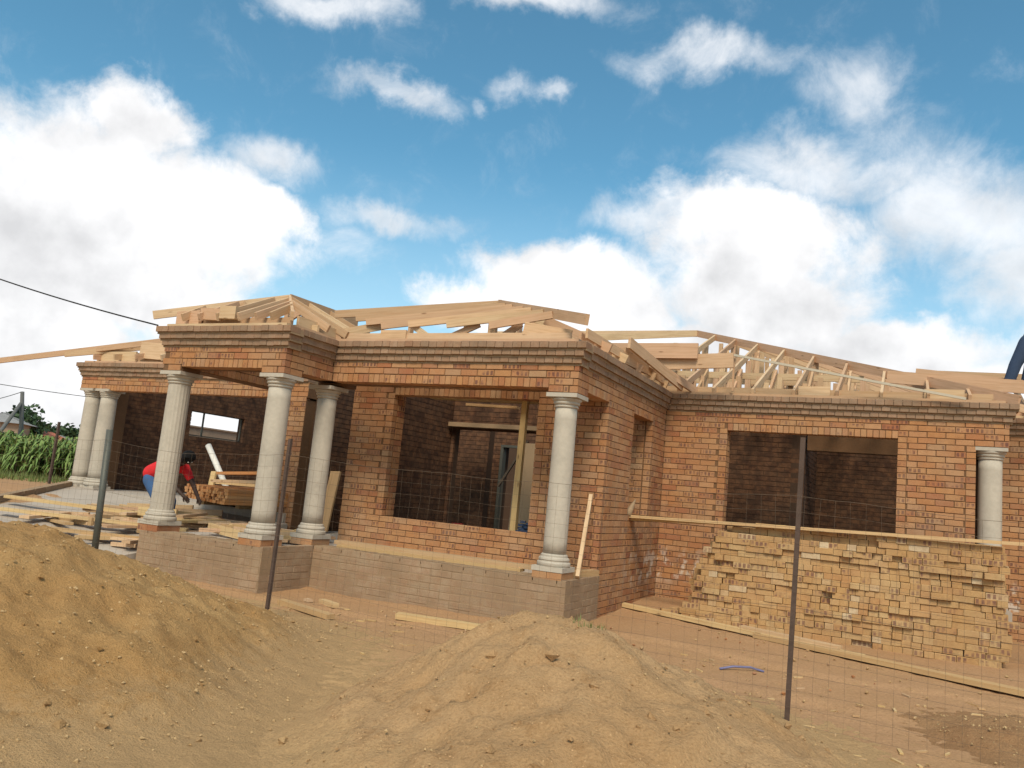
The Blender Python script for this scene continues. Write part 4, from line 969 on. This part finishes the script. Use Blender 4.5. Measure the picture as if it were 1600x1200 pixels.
def figure(name, label, J, shirt, trousers, extra=None):
    """J: joints in world metres"""
    r = tag(empty(name, J['pelvis']), label, 'person'); r.matrix_world = Matrix.Translation(J['pelvis']); o0 = V(J['pelvis'])
    g = lambda k: V(J[k]) - o0
    P, Ed = [], []
    def addp(p, ra, link=None):
        P.append((p, ra)); i = len(P) - 1
        if link is not None: Ed.append((link, i))
        return i
    pel = addp(g('pelvis'), .13); sp = addp(g('pelvis').lerp(g('chest'), .5), .125, pel); ch = addp(g('chest'), .14, sp)
    nk = addp(g('neck'), .058, ch); hd0 = addp(g('neck').lerp(g('head'), .5), .075, nk); hd = addp(g('head'), .098, hd0); top = addp(g('head') + (g('head') - g('neck')).normalized() * .07, .075, hd)
    for s in 'lr':
        sh = addp(g('sh_' + s), .06, ch); eb = addp(g('el_' + s), .042, sh); wr = addp(g('wr_' + s), .028, eb)
        d = (g('wr_' + s) - g('el_' + s)).normalized(); side = d.cross(Y).normalized()
        pm = addp(g('wr_' + s) + d * .06, .032, wr)
        base = g('wr_' + s) + d * .085
        for k, (o_, L) in enumerate(((-.03, .065), (-.01, .078), (.01, .074), (.03, .058))):
            a = addp(base + side * o_ + d * .01, .0095, pm); a = addp(base + side * o_ + d * L * .6, .009, a); addp(base + side * o_ * .9 + d * L + V((0, 0, -.006)), .007, a)
        a = addp(g('wr_' + s) + d * .05 + side * -.045, .011, pm); addp(g('wr_' + s) + d * .09 + side * -.062, .009, a)
        hp = addp(g('hip_' + s), .085, pel); kn = addp(g('kn_' + s), .058, hp); an = addp(g('an_' + s), .038, kn); 
        addp(g('an_' + s) + V(J.get('toe', (.16, 0, -.05))), .036, an)
    skinned('body', P, Ed, SKIN, r)
    # shirt over trunk and upper arms
    pv, cs, nk_ = g('pelvis'), g('chest'), g('neck'); sp_ = [(g('sh_l') - cs), (g('sh_r') - cs)]
    caps = [(pv + V((0, 0, .03)) + q * .3, cs + q * .45, .135, .13) for q in sp_] + [(cs, cs.lerp(nk_, .75), .13, .075)]
    for s in 'lr': caps += [(g('sh_' + s), g('sh_' + s).lerp(g('el_' + s), .7), .08, .062), (cs, g('sh_' + s), .11, .08)]
    fused('shirt', caps, shirt, r)
    caps = []
    for s in 'lr': caps += [(pv + (g('hip_' + s) - pv) * .8, g('hip_' + s), .125, .115), (g('hip_' + s), g('kn_' + s), .118, .086), (g('kn_' + s), g('an_' + s) + V((0, 0, .05)), .088, .078)]
    fused('trousers', caps, trousers, r)
    for s in 'lr':
        t = V(J.get('toe', (.16, 0, -.05)))
        skinned('shoe', [(g('an_' + s) + V((0, 0, -.03)), .05), (g('an_' + s) + t * .6 + V((0, 0, -.02)), .048), (g('an_' + s) + t * 1.15, .035)], [(0, 1), (1, 2)], BLACK, r, 1)
    hdir = (g('head') - g('neck')).normalized(); fwd = V(J['face'])
    me = bpy.data.meshes.new('hair'); b_ = bmesh.new(); bmesh.ops.create_icosphere(b_, subdivisions=3, radius=.112)
    for v in b_.verts:
        if v.co.dot(fwd) > .045 and v.co.dot(hdir) < .07: v.co *= .75
        v.co *= 1 + .05 * noise.noise(v.co * 30)
    b_.to_mesh(me); b_.free(); me.materials.append(HAIR); h = add('hair', me, r); h.location = g('head') + hdir * .025
    # face: eyes, nose, ears
    side = hdir.cross(fwd).normalized(); c = g('head')
    for k in (-1, 1):
        mb = MB(); mb.lathe((0, 0, 0), [(.002, -.011), (.009, -.006), (.011, 0), (.009, .006), (.002, .011)], 10); e = mb.build('eye', PVC, r, True); e.location = c + fwd * .088 + side * k * .032
        mb = MB(); mb.lathe((0, 0, 0), [(.004, -.03), (.014, -.018), (.016, 0), (.014, .02), (.004, .032)], 10); e = mb.build('ear', SKIN, r, True); e.location = c + side * k * .098 - fwd * .01
    mb = MB(); mb.tube([c + fwd * .09 + hdir * .01, c + fwd * .118 - hdir * .028, c + fwd * .09 - hdir * .036], [.008, .016, .01], 8); mb.build('nose', SKIN, r, True)
    mb = MB(); mb.tube([c + fwd * .086 - hdir * .058 - side * .026, c + fwd * .098 - hdir * .056, c + fwd * .086 - hdir * .058 + side * .026], [.004, .008, .004], 6); mb.build('mouth', REDP, r, True)
    return r
figure('person', 'worker in a red shirt and blue trousers bending over behind the leftmost portico column', dict(
    pelvis=(-10.45, 9.0, 1.23), chest=(-10.08, 9.0, 1.42), neck=(-9.90, 9.0, 1.47), head=(-9.76, 8.98, 1.53), face=(.75, 0, -.66),
    sh_l=(-10.02, 8.82, 1.40), el_l=(-9.86, 8.80, 1.16), wr_l=(-9.62, 8.86, .98), sh_r=(-10.02, 9.18, 1.40), el_r=(-9.84, 9.22, 1.16), wr_r=(-9.60, 9.14, .96),
    hip_l=(-10.38, 8.90, 1.15), kn_l=(-10.12, 8.88, .85), an_l=(-10.14, 8.86, .55), hip_r=(-10.40, 9.1, 1.15), kn_r=(-10.16, 9.14, .85), an_r=(-10.18, 9.16, .57)), RED, BLUE)
figure('person', 'worker in navy clothes standing on the roof timbers at the right edge', dict(
    pelvis=(1.76, 13.95, 4.46), chest=(1.98, 13.95, 4.82), neck=(2.10, 13.93, 4.98), head=(2.20, 13.92, 5.10), face=(.7, -.1, -.7),
    sh_l=(2.00, 13.76, 4.80), el_l=(2.16, 13.72, 4.56), wr_l=(2.30, 13.74, 4.34), sh_r=(2.00, 14.14, 4.80), el_r=(2.18, 14.18, 4.58), wr_r=(2.32, 14.12, 4.36),
    hip_l=(1.68, 13.86, 4.38), kn_l=(1.53, 13.84, 4.05), an_l=(1.45, 13.84, 3.73), hip_r=(1.80, 14.06, 4.38), kn_r=(1.74, 14.06, 4.02), an_r=(1.68, 14.06, 3.68)), DENIM, DENIM)

# ------------------------------------------------------------------ distance: maize, trees, houses, poles and cables
def far(u, v, d): return CAM + (CF + CR * ((u - 800) / FPX) + CU * ((600 - v) / FPX)) * d
mb = MB(); ms_ = MB()
for k in range(1500):
    t = rnd() ** 1.4; dep = 22.5 + 24 * t; u = U(-60, 190); 
    p = far(u, 700, dep); x, y = p.x, p.y; z0 = .68; H = U(.72, 1.28) * (1 if t > .04 else .85)
    a0 = U(0, 6)
    ms_.tube([(x, y, z0), (x + U(-.05, .05), y, z0 + H)], [.014, .006], 4, False)
    for j in range(8):
        a = a0 + j * 3.14 + U(-.5, .5); zz = z0 + H * (.15 + .1 * j) + U(-.04, .04); L = U(.3, .62); w = .035
        d = V((math.cos(a), math.sin(a), 0)); s = V((-d.y, d.x, 0)) * w; c = V((x, y, zz))
        q = [c, c + d * L * .35 + Z * L * .4, c + d * L * .75 + Z * L * .35, c + d * L - Z * L * .05]
        b = len(mb.v); 
        for i, pt in enumerate(q): ww = (.5, 1, .8, .1)[i]; mb.v += [pt - s * ww, pt + s * ww]
        for i in range(3): mb.f.append((b + 2 * i, b + 2 * i + 1, b + 2 * i + 3, b + 2 * i + 2)); mb.uv.append([(0, 0)] * 4)
mz = tag(empty('maize_field', (-30, 20, .68)), 'field of tall green maize beyond the driveway', 'maize field'); mz.matrix_world = Matrix.Identity(4)
mb.build('leaves', MAIZE, mz, kind='stuff'); ms_.build('stalks', MAIZEY, mz, kind='stuff')
mb = MB()
for k in range(2600):
    u = U(-60, 180); p = far(u, 700, U(19.5, 24)); a = U(0, 6); l = U(.06, .22)
    s = V((math.cos(a), math.sin(a), 0)) * .012; q = V((p.x, p.y, .67)); d = V((U(-.4, .4), U(-.4, .4), 1)) * l
    mb.face([q - s, q + s, q + d])
tag(mb.build('grass', GRASS, kind='stuff'), 'rough grass along the front of the maize field', 'grass')
def tree(label, p, h, r, seed, group='trees on the skyline'):
    random.seed(seed); t = tag(empty('tree', p), label, 'tree', group)
    mb = MB(); mb.tube([(0, 0, -.3), (.05 * h, 0, h * .35), (.02 * h, .03 * h, h * .7)], [.05 * h, .035 * h, .012 * h], 8)
    for k in range(5): a = U(0, 6); mb.tube([(.04 * h, 0, h * .35), (math.cos(a) * r * .6, math.sin(a) * r * .6, h * U(.55, .8))], [.02 * h, .006 * h], 5)
    mb.build('trunk', BARK, t); mb = MB()
    cl_ = [V((U(-1, 1) * r * .75, U(-1, 1) * r * .75, h * U(.4, .88))) for _ in range(11)]
    for k in range(1100):
        c = random.choice(cl_); d = V((random.gauss(0, 1), random.gauss(0, 1), random.gauss(0, .8))).normalized() * r * .42 * rnd() ** .4
        q = c + d; s = r * .085; n1 = V((U(-1, 1), U(-1, 1), U(-1, 1))).normalized() * s; n2 = n1.cross(V((U(-1, 1), U(-1, 1), U(-1, 1)))).normalized() * s * .7
        mb.face([q - n1, q - n2, q + n1, q + n2])
    mb.build('crown', LEAF, t)
TR = [(45, 668, 130, 5.2, 3.4, 'small rounded dark tree beside the utility pole on the skyline'), (88, 668, 150, 5.0, 5.0, 'broad dark tree on the skyline left of the red roof end'), (118, 672, 170, 5.0, 5.0, 'dark tree on the skyline nearest the garage columns'),
      (12, 690, 60, 4.1, 2.4, 'green bushy tree at the left edge behind the maize'), (70, 672, 190, 5.5, 6, 'distant low dark tree in the gap between the larger skyline trees'), (330, 700, 120, 4.4, 4, 'dark tree behind the garage, mostly hidden by its wall')]
for i, (u, v, d, h, r, l) in enumerate(TR):
    p = far(u, v, d); tree(l, (p.x, p.y, .6), h, r * 1.0, 40 + i)
random.seed(5)
def house(label, u, d, w, dp, hw, hr, rm, wm, yaw):
    p = far(u, 700, d); r = tag(empty('house', (p.x, p.y, .5)), label, 'house'); r.rotation_euler = (0, 0, yaw)
    mb = MB(); mb.box((0, 0, hw / 2), X, Y, Z, w, dp, hw); mb.build('wall', wm, r)
    mb = MB(); e = .4; a = [(-w / 2 - e, -dp / 2 - e, hw), (w / 2 + e, -dp / 2 - e, hw), (w / 2 + e, dp / 2 + e, hw), (-w / 2 - e, dp / 2 + e, hw), (-w / 2 + dp * .3, 0, hw + hr), (w / 2 - dp * .3, 0, hw + hr)]
    for f in ((0, 1, 5, 4), (2, 3, 4, 5), (1, 2, 5), (3, 0, 4), (3, 2, 1, 0)): mb.face([a[i] for i in f])
    mb.build('roof', rm, r)
    for x in (-w * .3, 0, w * .3): mb = MB(); mb.box((x, -dp / 2 - .01, hw * .55), X, Y, Z, 1.2, .06, 1.0); mb.build('window', DARK, r)
house('distant house with a long red tiled roof behind the maize', 58, 62, 5.2, 6, 1.55, .85, REDROOF, WALLP, .9)
house('distant pale grey house to the right of the red roof', 92, 66, 3.4, 6, 1.6, .7, GREYROOF, WALLP, .9)
house('distant brown house at the left edge beyond the maize', -2, 58, 3.2, 6, 2.6, .8, GREYROOF, WALLB, .8)
pp = far(24, 690, 34); pt_ = far(35, 612, 34)
up = tag(empty('utility_pole', (pp.x, pp.y, .5)), 'dark utility pole with a slanting stay strut beyond the maize', 'utility pole'); up.matrix_world = Matrix.Identity(4)
mb = MB(); mb.tube([(pp.x, pp.y, .5), (pp.x + .1, pp.y + .1, 2.2), tuple(pt_)], [.10, .09, .075], 10); mb.build('pole', POLE, up, True)
st0 = far(33, 630, 34); st1 = far(2, 672, 33); mb = MB(); mb.tube([tuple(st0), tuple(st1), tuple(st1 + (st1 - st0) * .6)], [.07, .075, .08], 8); mb.build('strut', POLE, up, True)
def cable(label, a, b, sg, r):
    a, b = V(a), V(b); mb = MB(); mb.tube([a.lerp(b, t / 14) - Z * sg * 4 * (t / 14) * (1 - t / 14) for t in range(15)], r, 6, False); tag(mb.build('cable', BLACK, smooth=True), label, 'cable', None)
cable('black overhead cable running from the portico cornice up to the left', (-9.2, 7.62, 3.285), (-15.2, 7.9, 4.62), .06, .012)
cable('thin distant overhead line passing behind the garage columns', tuple(far(-60, 590, 30)), tuple(far(300, 636, 33)), .12, .014)
cable('thin overhead line running left from the top of the utility pole', tuple(pt_), tuple(far(-60, 632, 36)), .1, .014)
tp = far(75, 765, 19); mb = MB(); mb.box((tp.x, tp.y, 1.35), X, Y, Z, .05, .05, 1.6); tag(mb.build('fence_post', RUST), 'lone thin black fence post beside the driveway at the far left', 'fence post')
